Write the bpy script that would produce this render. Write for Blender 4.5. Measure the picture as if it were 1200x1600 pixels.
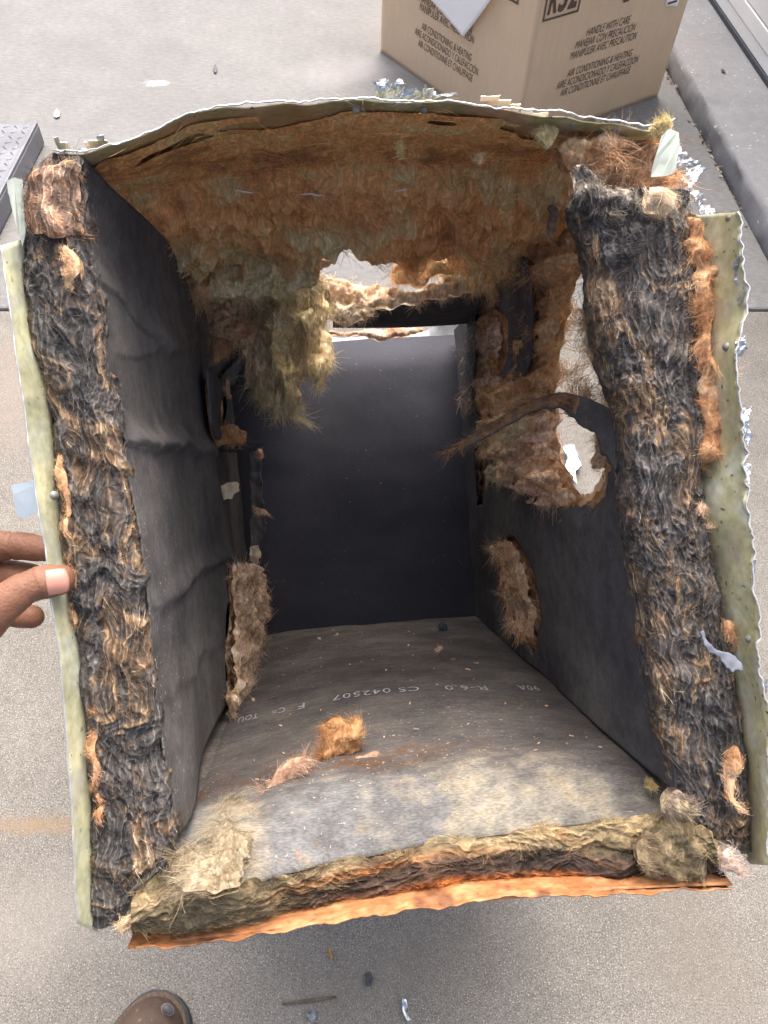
import bpy, math
import numpy as np
from mathutils import Matrix, Vector

for o in list(bpy.data.objects):
    bpy.data.objects.remove(o)
scene = bpy.context.scene
COL = scene.collection
R = math.radians

# ------------------------------------------------------------------ camera
F, CX, CY, H = 1200.0, 600.0, 800.0, 1.212          # focal length in photo pixels, centre, camera height
def nrm(v):
    v = np.asarray(v, float); return v / np.linalg.norm(v)
UP = nrm([52, 860, 1200]); FW = np.array([0, 0, -1.0])
WY = nrm(FW - (FW @ UP) * UP); WX = np.cross(WY, UP)
RC = np.array([WX, WY, UP])                          # camera axes -> world axes
CAMPOS = np.array([0, 0, H])
cd = bpy.data.cameras.new('camera'); cam = bpy.data.objects.new('camera', cd); COL.objects.link(cam)
cd.sensor_fit = 'HORIZONTAL'; cd.sensor_width = 36; cd.lens = 36; cd.clip_start = .02; cd.clip_end = 300
m4 = np.eye(4); m4[:3, :3] = RC; m4[:3, 3] = CAMPOS
cam.matrix_world = Matrix(m4.tolist()); scene.camera = cam

# ------------------------------------------------------------------ sky, sun, exposure
SUN_EL, SUN_AZ = R(62), R(8)                         # azimuth from +Y towards +X: high and hazy, from beyond the duct
w = bpy.data.worlds.new('World'); scene.world = w; w.use_nodes = True
nt = w.node_tree; bg = nt.nodes['Background']
sky = nt.nodes.new('ShaderNodeTexSky'); sky.sky_type = 'NISHITA'; sky.sun_disc = False
sky.sun_elevation = SUN_EL; sky.sun_rotation = SUN_AZ; sky.air_density = .6; sky.dust_density = 10.0; sky.ozone_density = .4
nt.links.new(sky.outputs[0], bg.inputs[0]); bg.inputs[1].default_value = .15
sl = bpy.data.lights.new('sun', 'SUN'); sl.energy = .85; sl.angle = R(90); sl.color = (1, .985, .965)
so = bpy.data.objects.new('sun', sl); COL.objects.link(so)
sd = Vector((math.sin(SUN_AZ) * math.cos(SUN_EL), math.cos(SUN_AZ) * math.cos(SUN_EL), math.sin(SUN_EL)))
so.rotation_euler = sd.to_track_quat('Z', 'Y').to_euler(); so.location = (0, 0, 5)
vs = scene.view_settings; vs.view_transform = 'Standard'; vs.look = 'None'; vs.gamma = 1; vs.exposure = 1.36; vs.use_curve_mapping = False
scene.render.engine = 'CYCLES'
scene.render.resolution_x = 768; scene.render.resolution_y = 1024

# ------------------------------------------------------------------ points: photo rays met with real planes
def ray(px, py): return np.array([(px - CX) / F, -(py - CY) / F, -1.0])
def gp(px, py, z=0.0):                               # a point on the ground (or at height z)
    r = RC @ ray(px, py); t = (z - H) / r[2]; return CAMPOS + t * r
def cp(px, py, d):                                   # a point d metres in front of the camera, world axes
    return RC @ (ray(px, py) * d) + CAMPOS
DY = nrm(ray(509, 757)); DX = np.array([math.cos(R(4.5)), math.sin(R(4.5)), 0]); DX = nrm(DX - (DX @ DY) * DY); DZ = np.cross(DX, DY)
DO = ray(509, 757) * .52; DM = np.array([DX, DY, DZ]).T
def dp(px, py, axis, val):                           # a point in the duct's own axes (x right, y into the duct, z up) on plane axis = val
    r = DM.T @ ray(px, py); o = -DM.T @ DO; a = 'xyz'.index(axis); t = (val - o[a]) / r[a]; return o + t * r
DUCT = np.eye(4); DUCT[:3, :3] = RC @ DM; DUCT[:3, 3] = RC @ DO + CAMPOS
def d2w(p): return DUCT[:3, :3] @ np.asarray(p, float) + DUCT[:3, 3]

# ------------------------------------------------------------------ noise (numpy gradient noise)
_rng = np.random.default_rng(7)
_G = _rng.normal(size=(4096, 3)); _G /= np.linalg.norm(_G, axis=1)[:, None]
def perlin(p, seed=0):
    p = np.asarray(p, float); sh = p.shape[:-1]; p = p.reshape(-1, 3) + seed * 17.31
    i = np.floor(p).astype(np.int64); f = p - i; u = f * f * f * (f * (f * 6 - 15) + 10)
    out = np.zeros(len(p))
    for c in range(8):
        o = np.array([c & 1, c >> 1 & 1, c >> 2 & 1]); q = i + o
        h = ((q[:, 0] * 73856093) ^ (q[:, 1] * 19349663) ^ (q[:, 2] * 83492791)) & 0x7fffffff
        h = (h ^ (h >> 13)) * 1274126177 & 0xfff
        g = (_G[h] * (f - o)).sum(1)
        ww = np.where(o, u, 1 - u).prod(1); out += g * ww
    return (out * 1.5).reshape(sh)
def fbm(p, octv=3, seed=0, gain=.5):
    a, s, t = 1.0, 1.0, 0; p = np.asarray(p, float)
    for k in range(octv): t = t + a * perlin(p * s, seed + k); a *= gain; s *= 2.03
    return t
def vfbm(p, octv=2, seed=0): return np.stack([fbm(p, octv, seed + 31 * k) for k in range(3)], -1)

def srgb(r, g, b):
    c = np.array([r, g, b]) / 255.0
    return tuple(np.where(c <= .04045, c / 12.92, ((c + .055) / 1.055) ** 2.4))

# ------------------------------------------------------------------ materials
MATS = {}
def mat(name, color=(.5, .5, .5), rough=.7, metal=0.0, attr=False, noise=None, bump=None, spec=.4, translucent=0, extra=None):
    m = bpy.data.materials.new(name); m.use_nodes = True; t = m.node_tree; n = t.nodes; l = t.links
    b = n['Principled BSDF']; b.inputs['Roughness'].default_value = rough; b.inputs['Metallic'].default_value = metal
    b.inputs['Specular IOR Level'].default_value = spec
    tc = n.new('ShaderNodeTexCoord'); src = None
    if attr:
        a = n.new('ShaderNodeAttribute'); a.attribute_name = 'Col'; src = a.outputs['Color']
    else:
        rgb = n.new('ShaderNodeRGB'); rgb.outputs[0].default_value = (*color, 1); src = rgb.outputs[0]
    for k in (noise or []):                          # (scale, low, high, detail, stretch)
        sc, lo, hi, det, st = k
        mp = n.new('ShaderNodeMapping'); mp.inputs['Scale'].default_value = st; l.new(tc.outputs['Object'], mp.inputs[0])
        tx = n.new('ShaderNodeTexNoise'); tx.inputs['Scale'].default_value = sc; tx.inputs['Detail'].default_value = det; l.new(mp.outputs[0], tx.inputs['Vector'])
        mr = n.new('ShaderNodeMapRange'); mr.inputs['From Min'].default_value = .3; mr.inputs['From Max'].default_value = .7
        mr.inputs['To Min'].default_value = lo; mr.inputs['To Max'].default_value = hi; l.new(tx.outputs['Fac'], mr.inputs['Value'])
        mx = n.new('ShaderNodeVectorMath'); mx.operation = 'SCALE'; l.new(src, mx.inputs[0]); l.new(mr.outputs[0], mx.inputs['Scale']); src = mx.outputs[0]
    if extra: src = extra(t, tc, src, b)
    l.new(src, b.inputs['Base Color'])
    if bump:
        sc, strength, dist, st = bump
        mp = n.new('ShaderNodeMapping'); mp.inputs['Scale'].default_value = st; l.new(tc.outputs['Object'], mp.inputs[0])
        tx = n.new('ShaderNodeTexNoise'); tx.inputs['Scale'].default_value = sc; tx.inputs['Detail'].default_value = 3; l.new(mp.outputs[0], tx.inputs['Vector'])
        bp = n.new('ShaderNodeBump'); bp.inputs['Strength'].default_value = strength; bp.inputs['Distance'].default_value = dist
        l.new(tx.outputs['Fac'], bp.inputs['Height']); l.new(bp.outputs[0], b.inputs['Normal'])
    if translucent:
        tr = n.new('ShaderNodeBsdfTranslucent'); l.new(src, tr.inputs[0]); ms = n.new('ShaderNodeMixShader'); ms.inputs[0].default_value = translucent
        out = n['Material Output']; l.new(b.outputs[0], ms.inputs[1]); l.new(tr.outputs[0], ms.inputs[2]); l.new(ms.outputs[0], out.inputs[0])
    MATS[name] = m; return m

def woolly(scale, lo, hi, dist=9.0, bump=.7, bdist=.0022, st=(1, 1, 1), direction='X', streak=1.4):
    """swirling matted fibres: broad folds and thin paler strands, in colour and in relief"""
    def f(t, tc, src, b):
        n, l = t.nodes, t.links
        mp = n.new('ShaderNodeMapping'); mp.inputs['Scale'].default_value = st; l.new(tc.outputs['Object'], mp.inputs[0])
        wn = n.new('ShaderNodeTexNoise'); wn.inputs['Scale'].default_value = 42; wn.inputs['Detail'].default_value = 3; l.new(mp.outputs[0], wn.inputs['Vector'])
        vm = n.new('ShaderNodeVectorMath'); vm.operation = 'MULTIPLY_ADD'; l.new(wn.outputs['Color'], vm.inputs[0]); vm.inputs[1].default_value = (.03, .03, .03); l.new(mp.outputs[0], vm.inputs[2])
        def wave(sc, ds, d_, det):
            wv = n.new('ShaderNodeTexWave'); wv.bands_direction = d_; wv.inputs['Scale'].default_value = sc; wv.inputs['Distortion'].default_value = ds; wv.inputs['Detail'].default_value = det; wv.inputs['Detail Scale'].default_value = 1.3; wv.inputs['Detail Roughness'].default_value = .6
            l.new(vm.outputs[0], wv.inputs['Vector']); return wv.outputs['Fac']
        w1 = wave(scale, dist, direction, 4); w2 = wave(scale * 2.3, dist * .5, direction, 2)
        mr = n.new('ShaderNodeMapRange'); mr.inputs['To Min'].default_value = lo; mr.inputs['To Max'].default_value = hi; l.new(w1, mr.inputs['Value'])
        mr2 = n.new('ShaderNodeMapRange'); mr2.inputs['From Min'].default_value = .72; mr2.inputs['From Max'].default_value = 1; mr2.inputs['To Min'].default_value = .92; mr2.inputs['To Max'].default_value = streak; l.new(w2, mr2.inputs['Value'])
        mm = n.new('ShaderNodeMath'); mm.operation = 'MULTIPLY'; l.new(mr.outputs[0], mm.inputs[0]); l.new(mr2.outputs[0], mm.inputs[1])
        mx = n.new('ShaderNodeVectorMath'); mx.operation = 'SCALE'; l.new(src, mx.inputs[0]); l.new(mm.outputs[0], mx.inputs['Scale'])
        ad = n.new('ShaderNodeMath'); ad.operation = 'MULTIPLY_ADD'; ad.inputs[1].default_value = .45; l.new(w2, ad.inputs[0]); l.new(w1, ad.inputs[2])
        bp = n.new('ShaderNodeBump'); bp.inputs['Strength'].default_value = bump; bp.inputs['Distance'].default_value = bdist; l.new(ad.outputs[0], bp.inputs['Height']); l.new(bp.outputs[0], b.inputs['Normal'])
        return mx.outputs[0]
    return f
def specks(scale, thr, color, soft=.04, mask_scale=None):
    """light dust / dark pits: noise peaks above a threshold take another colour"""
    def f(t, tc, src, b):
        n, l = t.nodes, t.links
        tx = n.new('ShaderNodeTexNoise'); tx.inputs['Scale'].default_value = scale; tx.inputs['Detail'].default_value = 1; l.new(tc.outputs['Object'], tx.inputs['Vector'])
        mr = n.new('ShaderNodeMapRange'); mr.inputs['From Min'].default_value = thr; mr.inputs['From Max'].default_value = thr + soft; l.new(tx.outputs['Fac'], mr.inputs['Value'])
        fac = mr.outputs[0]
        if mask_scale:
            t2 = n.new('ShaderNodeTexNoise'); t2.inputs['Scale'].default_value = mask_scale; l.new(tc.outputs['Object'], t2.inputs['Vector'])
            m2 = n.new('ShaderNodeMapRange'); m2.inputs['From Min'].default_value = .4; m2.inputs['From Max'].default_value = .65; l.new(t2.outputs['Fac'], m2.inputs['Value'])
            mm = n.new('ShaderNodeMath'); mm.operation = 'MULTIPLY'; l.new(fac, mm.inputs[0]); l.new(m2.outputs[0], mm.inputs[1]); fac = mm.outputs[0]
        mx = n.new('ShaderNodeMix'); mx.data_type = 'RGBA'; l.new(fac, mx.inputs[0]); l.new(src, mx.inputs[6]); mx.inputs[7].default_value = (*color, 1)
        return mx.outputs[2]
    return f
def chain(*fs):
    def f(t, tc, src, b):
        for g in fs: src = g(t, tc, src, b)
        return src
    return f
ONE = (1, 1, 1)
M_FIB = mat('glass_fibre', rough=.85, attr=True, noise=[(220, .85, 1.14, 2, ONE)], translucent=.15, spec=.15, extra=woolly(30, .92, 1.12, 10, .35, .002, streak=1.2))
M_MATTED = mat('matted_fibre', rough=.75, attr=True, noise=[(300, .75, 1.25, 3, ONE)], spec=.25, extra=woolly(32, .68, 1.15, 9, .6, .0022, (1, 1, .7), streak=1.8))
M_LAYER = mat('layered_fibre', rough=.75, attr=True, noise=[(300, .7, 1.3, 3, (.5, 1, 1))], spec=.25, extra=woolly(30, .74, 1.15, 9, .55, .0022, (.7, 1, 1), 'Z', streak=1.4))
M_LINER = mat('black_liner', rough=.8, attr=True, noise=[(900, .75, 1.25, 2, (1, 1, .25)), (9, .8, 1.2, 4, ONE), (60, .82, 1.2, 4, ONE)],
              bump=(1100, .5, .0008, (1, 1, .3)), spec=.18, extra=specks(330, .735, srgb(150, 146, 140), .05, 5))
M_FLOOR = mat('dirty_liner', rough=.85, attr=True, noise=[(900, .72, 1.28, 2, (.3, 1, 1)), (11, .8, 1.2, 5, ONE), (75, .84, 1.18, 4, (1, 2.5, 1))],
              bump=(800, .5, .0009, (.4, 1, 1)), spec=.12, extra=chain(specks(300, .70, srgb(165, 158, 145), .05, 6), specks(120, .72, srgb(140, 95, 60), .05, 14)))
M_METAL = mat('coated_sheet_metal', rough=.5, metal=.08, attr=True, noise=[(18, .72, 1.2, 6, ONE), (160, .82, 1.15, 3, ONE)], bump=(60, .3, .002, ONE), spec=.4,
              extra=specks(190, .69, srgb(70, 66, 48), .03, 24))
M_GALV = mat('torn_galvanised_metal', srgb(205, 210, 214), rough=.28, metal=.85, noise=[(60, .55, 1.1, 4, ONE)], bump=(150, .5, .002, ONE))
M_BARE = mat('bare_cut_metal', srgb(222, 226, 228), rough=.35, metal=.6, noise=[(200, .8, 1.1, 2, ONE)])

# ------------------------------------------------------------------ mesh building
def link(o, parent=None):
    COL.objects.link(o)
    if parent is not None: o.parent = parent
    return o
def raw_mesh(name, V, polys, material, cols=None, smooth=True):
    """polys: list of int arrays (n,k)"""
    me = bpy.data.meshes.new(name); V = np.ascontiguousarray(V, np.float32)
    me.vertices.add(len(V)); me.vertices.foreach_set('co', V.ravel())
    polys = [np.asarray(p, np.int32) for p in polys if len(p)]
    li = np.concatenate([p.ravel() for p in polys]); ln = np.concatenate([np.full(len(p), p.shape[1], np.int32) for p in polys])
    me.loops.add(len(li)); me.loops.foreach_set('vertex_index', li)
    me.polygons.add(len(ln)); st = np.concatenate([[0], np.cumsum(ln)[:-1]]).astype(np.int32)
    me.polygons.foreach_set('loop_start', st); me.polygons.foreach_set('loop_total', ln)
    me.polygons.foreach_set('use_smooth', np.full(len(ln), smooth))
    if cols is not None:
        a = me.color_attributes.new('Col', 'FLOAT_COLOR', 'POINT')
        c = np.ones((len(V), 4), np.float32); c[:, :3] = cols; a.data.foreach_set('color', c.ravel())
    me.update(calc_edges=True); me.validate()
    me.materials.append(material); return me
class MB:
    def __init__(s): s.V, s.C, s.P, s.n = [], [], {}, 0
    def add(s, V, polys, C=(1, 1, 1)):
        V = np.asarray(V, float).reshape(-1, 3); C = np.broadcast_to(np.asarray(C, float), V.shape)
        s.V.append(V); s.C.append(C)
        for p in polys:
            p = np.asarray(p)
            if len(p): s.P.setdefault(p.shape[1], []).append(p + s.n)
        s.n += len(V)
    def grid(s, G, C=(1, 1, 1), keep=None, relax=3, closed=False):
        nv, nu = G.shape[:2]; idx = np.arange(nv * nu).reshape(nv, nu)
        if closed: idx = np.concatenate([idx, idx[:, :1]], 1)
        q = np.stack([idx[:-1, :-1], idx[:-1, 1:], idx[1:, 1:], idx[1:, :-1]], -1).reshape(-1, 4)
        V = G.reshape(-1, 3).copy(); C = np.broadcast_to(np.asarray(C, float), G.shape).reshape(-1, 3)
        if keep is not None:
            q = q[keep.reshape(-1)]
            if len(q) == 0: return
            e = np.sort(np.concatenate([q[:, [0, 1]], q[:, [1, 2]], q[:, [2, 3]], q[:, [3, 0]]]), 1)
            u, cnt = np.unique(e, axis=0, return_counts=True); be = u[cnt == 1]
            for _ in range(relax):                    # even out the stair steps of a torn edge
                acc = np.zeros_like(V); k = np.zeros(len(V))
                np.add.at(acc, be[:, 0], V[be[:, 1]]); np.add.at(acc, be[:, 1], V[be[:, 0]])
                np.add.at(k, be[:, 0], 1); np.add.at(k, be[:, 1], 1)
                b = k > 0; V[b] = .5 * V[b] + .5 * acc[b] / k[b][:, None]
            used = np.unique(q); re = np.full(len(V), -1); re[used] = np.arange(len(used)); q = re[q]; V = V[used]; C = C[used]
        s.add(V, [q], C)
    def tube(s, pts, rads, seg=8, C=(1, 1, 1)):
        pts = np.asarray(pts, float); rads = np.broadcast_to(rads, len(pts)); T = np.gradient(pts, axis=0); T /= np.linalg.norm(T, axis=1)[:, None] + 1e-9
        a = np.cross(T, [.31, .52, .79]); a /= np.linalg.norm(a, axis=1)[:, None]; b = np.cross(T, a)
        th = np.linspace(0, 2 * np.pi, seg, endpoint=False)
        G = pts[:, None] + rads[:, None, None] * (a[:, None] * np.cos(th)[None, :, None] + b[:, None] * np.sin(th)[None, :, None])
        s.grid(G, C, closed=True)
        k = s.n - len(pts) * seg
        s.P.setdefault(seg, []).append(np.arange(seg)[None, ::-1] + k); s.P[seg].append(np.arange(seg)[None] + k + (len(pts) - 1) * seg)
    def box(s, lo, hi, C=(1, 1, 1), M=None):
        lo, hi = np.array(lo, float), np.array(hi, float)
        V = np.array([[(lo, hi)[i & 1][0], (lo, hi)[i >> 1 & 1][1], (lo, hi)[i >> 2 & 1][2]] for i in range(8)])
        if M is not None: V = V @ M[:3, :3].T + M[:3, 3]
        s.add(V, [[[0, 2, 3, 1], [4, 5, 7, 6], [0, 1, 5, 4], [2, 6, 7, 3], [0, 4, 6, 2], [1, 3, 7, 5]]], C)
    def build(s, name, material, parent=None, smooth=True, solid=0, offset=1):
        me = raw_mesh(name, np.concatenate(s.V), [np.concatenate(v) for v in s.P.values()], material, np.concatenate(s.C), smooth)
        o = link(bpy.data.objects.new(name, me), parent)
        if solid:
            md = o.modifiers.new('thickness', 'SOLIDIFY'); md.thickness = solid; md.offset = offset
        return o

def resample(pl, n):
    pl = np.asarray(pl, float); d = np.concatenate([[0], np.cumsum(np.linalg.norm(np.diff(pl, axis=0), axis=1))]); d /= d[-1]
    u = np.linspace(0, 1, n); out = np.stack([np.interp(u, d, pl[:, k]) for k in range(3)], 1)
    if len(pl) > 2:                                  # soften the corners of the polyline
        kx = max(1, n // (len(pl) * 3)); ker = np.ones(2 * kx + 1) / (2 * kx + 1)
        pad = np.concatenate([np.repeat(out[:1], kx, 0), out, np.repeat(out[-1:], kx, 0)]); sm = np.stack([np.convolve(pad[:, k], ker, 'valid') for k in range(3)], 1)
        sm[0], sm[-1] = out[0], out[-1]; out = sm
    return out
def loft(lines, nu, segs, straight=False):
    L = [resample(l, nu) for l in lines]; L = np.array(L); n = len(L)
    rows = []
    for i in range(n - 1):
        p0, p1, p2, p3 = L[max(i - 1, 0)], L[i], L[i + 1], L[min(i + 2, n - 1)]
        for t in np.linspace(0, 1, segs[i], endpoint=False):
            if n == 2 or straight: rows.append(p1 * (1 - t) + p2 * t)
            else: rows.append(.5 * (2 * p1 + (p2 - p0) * t + (2 * p0 - 5 * p1 + 4 * p2 - p3) * t * t + (3 * p1 - p0 - 3 * p2 + p3) * t ** 3))
    rows.append(L[-1]); return np.array(rows)
def normals(G):
    a = np.gradient(G, axis=0); b = np.gradient(G, axis=1); n = np.cross(a, b); return n / (np.linalg.norm(n, axis=-1, keepdims=True) + 1e-12)
def poly_in(px, py, poly):
    poly = np.asarray(poly, float); x, y = poly[:, 0], poly[:, 1]; inside = np.zeros(px.shape, bool); j = len(poly) - 1
    for i in range(len(poly)):
        c = ((y[i] > py) != (y[j] > py)) & (px < (x[j] - x[i]) * (py - y[i]) / (y[j] - y[i] + 1e-12) + x[i]); inside ^= c; j = i
    return inside
def poly_dist(px, py, poly):
    poly = np.asarray(poly, float); d = np.full(px.shape, 9.0)
    for i in range(len(poly)):
        a, b = poly[i - 1], poly[i]; ab = b - a; t = np.clip(((px - a[0]) * ab[0] + (py - a[1]) * ab[1]) / (ab @ ab + 1e-12), 0, 1)
        d = np.minimum(d, np.hypot(px - a[0] - t * ab[0], py - a[1] - t * ab[1]))
    return d

# palettes of the insulation (real fibre colours)
ORANGE = [srgb(160, 118, 84), srgb(202, 156, 116), srgb(220, 180, 140), srgb(232, 206, 174)]
BROWN = [srgb(134, 102, 76), srgb(186, 140, 98), srgb(212, 164, 118), srgb(220, 188, 144)]
OLIVE = [srgb(176, 150, 108), srgb(216, 190, 140), srgb(222, 208, 164), srgb(232, 216, 178)]
CEIL = [srgb(186, 140, 98), srgb(228, 174, 118), srgb(236, 188, 132), srgb(224, 198, 146), srgb(228, 214, 170), srgb(234, 222, 190)]
CREAM = [srgb(176, 146, 116), srgb(210, 182, 148), srgb(228, 210, 182), srgb(236, 228, 208)]
PINK = [srgb(164, 130, 108), srgb(202, 166, 140), srgb(222, 192, 168), srgb(230, 212, 192)]
CHAR = [srgb(58, 58, 59), srgb(74, 73, 72), srgb(94, 91, 88), srgb(78, 77, 77), srgb(104, 92, 80), srgb(130, 106, 82), srgb(148, 132, 110), srgb(196, 184, 160)]
CHARD = [srgb(46, 46, 48), srgb(62, 62, 64), srgb(84, 82, 82), srgb(118, 110, 100), srgb(168, 158, 138)]
YELLOW = [srgb(196, 180, 128), srgb(224, 212, 164), srgb(238, 230, 192)]
GREY = [srgb(108, 94, 84), srgb(136, 118, 104), srgb(104, 98, 96), srgb(162, 146, 128)]

def pal_col(pal, v):
    pal = np.asarray(pal); v = np.clip(v, 0, .9999) * (len(pal) - 1); i = v.astype(int); f = (v - i)[..., None]
    return pal[i] * (1 - f) + pal[np.minimum(i + 1, len(pal) - 1)] * f
def rot(v, ax, ang):
    c, s = np.cos(ang)[:, None], np.sin(ang)[:, None]
    return v * c + np.cross(ax, v) * s + ax * ((ax * v).sum(1)[:, None]) * (1 - c)
def strands(mb, P, D, length, width, cols, rng, curl=.5, K=7, gravity=None, seed=3, freq=70, hug=None):
    """thin curved ribbons; neighbours bend alike, so they gather into locks"""
    n = len(P)
    if n == 0: return
    D = D / (np.linalg.norm(D, axis=1)[:, None] + 1e-9)
    ax = vfbm(P * freq, 1, seed + 70) * 1.6 + rng.normal(0, .15, (n, 3)); ax /= np.linalg.norm(ax, axis=1)[:, None] + 1e-9
    ang = (perlin(P * freq * .7, seed + 90) * 1.3 + rng.normal(0, .16, n)) * curl * 1.3
    sd_ = np.cross(D, rng.normal(size=(n, 3))); sd_ /= np.linalg.norm(sd_, axis=1)[:, None] + 1e-9
    step = (length / (K - 1))[:, None]; p = P.copy(); rows = []
    taper = np.linspace(1, .4, K)
    for k in range(K):
        ww = width[:, None] * taper[k] * .5; rows.append(np.stack([p - sd_ * ww, p + sd_ * ww], 1))
        p = p + D * step; D = rot(D, ax, ang)
        if hug is not None: p = p - hug * (((p - P) * hug).sum(1) * .45)[:, None]
        if gravity is not None: D = D + gravity
        D = D + rng.normal(0, .07, D.shape); D /= np.linalg.norm(D, axis=1)[:, None] + 1e-9
        sd_ = sd_ - D * (sd_ * D).sum(1)[:, None]; sd_ /= np.linalg.norm(sd_, axis=1)[:, None] + 1e-9
    V = np.stack(rows, 1).reshape(n, K * 2, 3); C = np.repeat(cols[:, None], K * 2, 1)
    b = (np.arange(n) * K * 2)[:, None, None]; q = np.array([[2 * k, 2 * k + 1, 2 * k + 3, 2 * k + 2] for k in range(K - 1)])
    mb.add(V.reshape(-1, 3), [(b + q[None]).reshape(-1, 4)], C.reshape(-1, 3))

DOWN = DUCT[:3, :3].T @ np.array([0, 0, -1.0])       # gravity in the duct's axes
def fluff(name, poly, plane, thick, pal, n, parent=None, flow=(0, 0, 0), L=.018, W=.0006, out=.35, curl=.45, seed=1, rag=.006, res=.0022,
          freq=35, spread=.8, gravity=0, label=None, mat_=None, bias=0, stretch=(1, 1, 1), body=True):
    """a torn lump of insulation: pillowed body with a ragged outline and loose fibres"""
    n = int(n * (.5 if body else .9)); W = W * (.4 if body else .5); L = L * .9; out = out * .16; curl = curl * 1.2
    if plane[0] == 'x': stretch = (stretch[0], stretch[1] * 2.6, stretch[2])
    rng = np.random.default_rng(seed * 101 + 5); axis, val = plane; a = 'xyz'.index(axis); e = [k for k in range(3) if k != a]
    P3 = np.array([dp(p[0], p[1], axis, val) for p in poly]); Q = P3[:, e]
    sgn = {'y': -1, 'x': -1 if val > .05 else 1, 'z': -1 if val > 0 else 1}[axis]
    lo, hi = Q.min(0) - rag, Q.max(0) + rag; n1, n2 = [max(6, int((hi[k] - lo[k]) / res)) for k in range(2)]
    A, B = np.meshgrid(np.linspace(lo[0], hi[0], n1), np.linspace(lo[1], hi[1], n2), indexing='ij')
    base = np.zeros(A.shape + (3,)); base[..., e[0]] = A; base[..., e[1]] = B; base[..., a] = val
    nz = vfbm(base * 55, 3, seed) * rag; SA, SB = A + nz[..., 0], B + nz[..., 1]
    d = poly_dist(SA, SB, Q); ins = poly_in(SA, SB, Q); d = np.where(ins, d, 0)
    wd = max(thick * 1.3, .004); t = thick * np.sqrt(np.clip(1 - (1 - np.clip(d / wd, 0, 1)) ** 2, 0, 1))
    lump = fbm(base * 60 / np.array(stretch), 3, seed + 3) + .35 * (1 - 2 * np.abs(perlin(base * 90 / np.array(stretch) + vfbm(base * 50 / np.array(stretch), 1, seed) * .8, seed + 6))); t = t * np.clip(.7 + .8 * lump, .2, 1.6)
    wq = base * 110 / np.array(stretch) + vfbm(base * 60 / np.array(stretch), 2, seed + 17) * 1.3; crk = 1 - 2 * np.abs(perlin(wq, seed + 8)); fine = fbm(base * 260 / np.array(stretch), 2, seed + 9)
    Gf = base.copy(); Gf[..., a] += sgn * (t + (fine * .0010 + crk * .0021 * np.clip(d / .008, 0, 1)) * (d > 0)); Gb = base.copy(); Gb[..., a] -= sgn * t * .5
    v = .5 + .55 * fbm(base * freq / np.array(stretch), 3, seed + 5) + bias
    C = pal_col(pal, v + .12 * crk) * np.clip(1 + .35 * fine, .7, 1.3)[..., None]
    keep = ins[:-1, :-1] & ins[1:, 1:] & ins[1:, :-1] & ins[:-1, 1:]
    mb = MB()
    if keep.any():
        if body: mb.grid(Gf, C, keep); mb.grid(Gb[:, ::-1], C[:, ::-1], keep[:, ::-1])
        N = normals(Gf); N *= np.sign((N[..., a:a + 1]) * sgn + 1e-9)
        ii, jj = np.nonzero(keep); pick = rng.integers(0, len(ii), n); i, j = ii[pick], jj[pick]
        P = Gf[i, j] + rng.normal(0, res * .6, (n, 3)); Nn = N[i, j]
        fl = np.broadcast_to(np.asarray(flow, float), P.shape) + spread * vfbm(P * 30 / np.array(stretch), 2, seed + 11) * 2.6 + spread * .09 * rng.normal(size=P.shape) + spread * .8 * (rng.random(n) < .06)[:, None] * rng.normal(size=P.shape)
        fl = fl - Nn * (fl * Nn).sum(1)[:, None] * .7; fl /= np.linalg.norm(fl, axis=1)[:, None] + 1e-9
        gd = np.stack(np.gradient(d, (hi[0] - lo[0]) / (n1 - 1), (hi[1] - lo[1]) / (n2 - 1)), -1)[i, j]; gd /= np.linalg.norm(gd, axis=1)[:, None] + 1e-9; g3 = np.zeros_like(P); g3[:, e[0]] = gd[:, 0]; g3[:, e[1]] = gd[:, 1]
        oc = np.minimum((fl * g3).sum(1), 0) * np.clip(1 - (d[i, j] - .002) / .012, 0, 1) * .92; fl = fl - g3 * oc[:, None]      # fibres near the outline follow it
        L = min(L, .45 * float(np.min(np.ptp(Q, axis=0)))) if gravity == 0 else L
        Dd = fl + Nn * (out * np.abs(rng.normal(size=n)))[:, None]
        vv = np.clip(.5 + .55 * fbm(P * freq / np.array(stretch), 3, seed + 5) + bias + rng.normal(0, .07, n), 0, 1)
        cc = pal_col(pal, vv) * rng.uniform(.9, 1.25, n)[:, None]
        strands(mb, P - Nn * .001, Dd, L * rng.uniform(.4, 1.5, n), W * rng.uniform(.6, 1.5, n), cc, rng, curl, gravity=DOWN * gravity if gravity else None, hug=Nn)
    o = mb.build(name, mat_ or M_FIB, parent)
    if label: o['label'] = label
    return o

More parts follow.
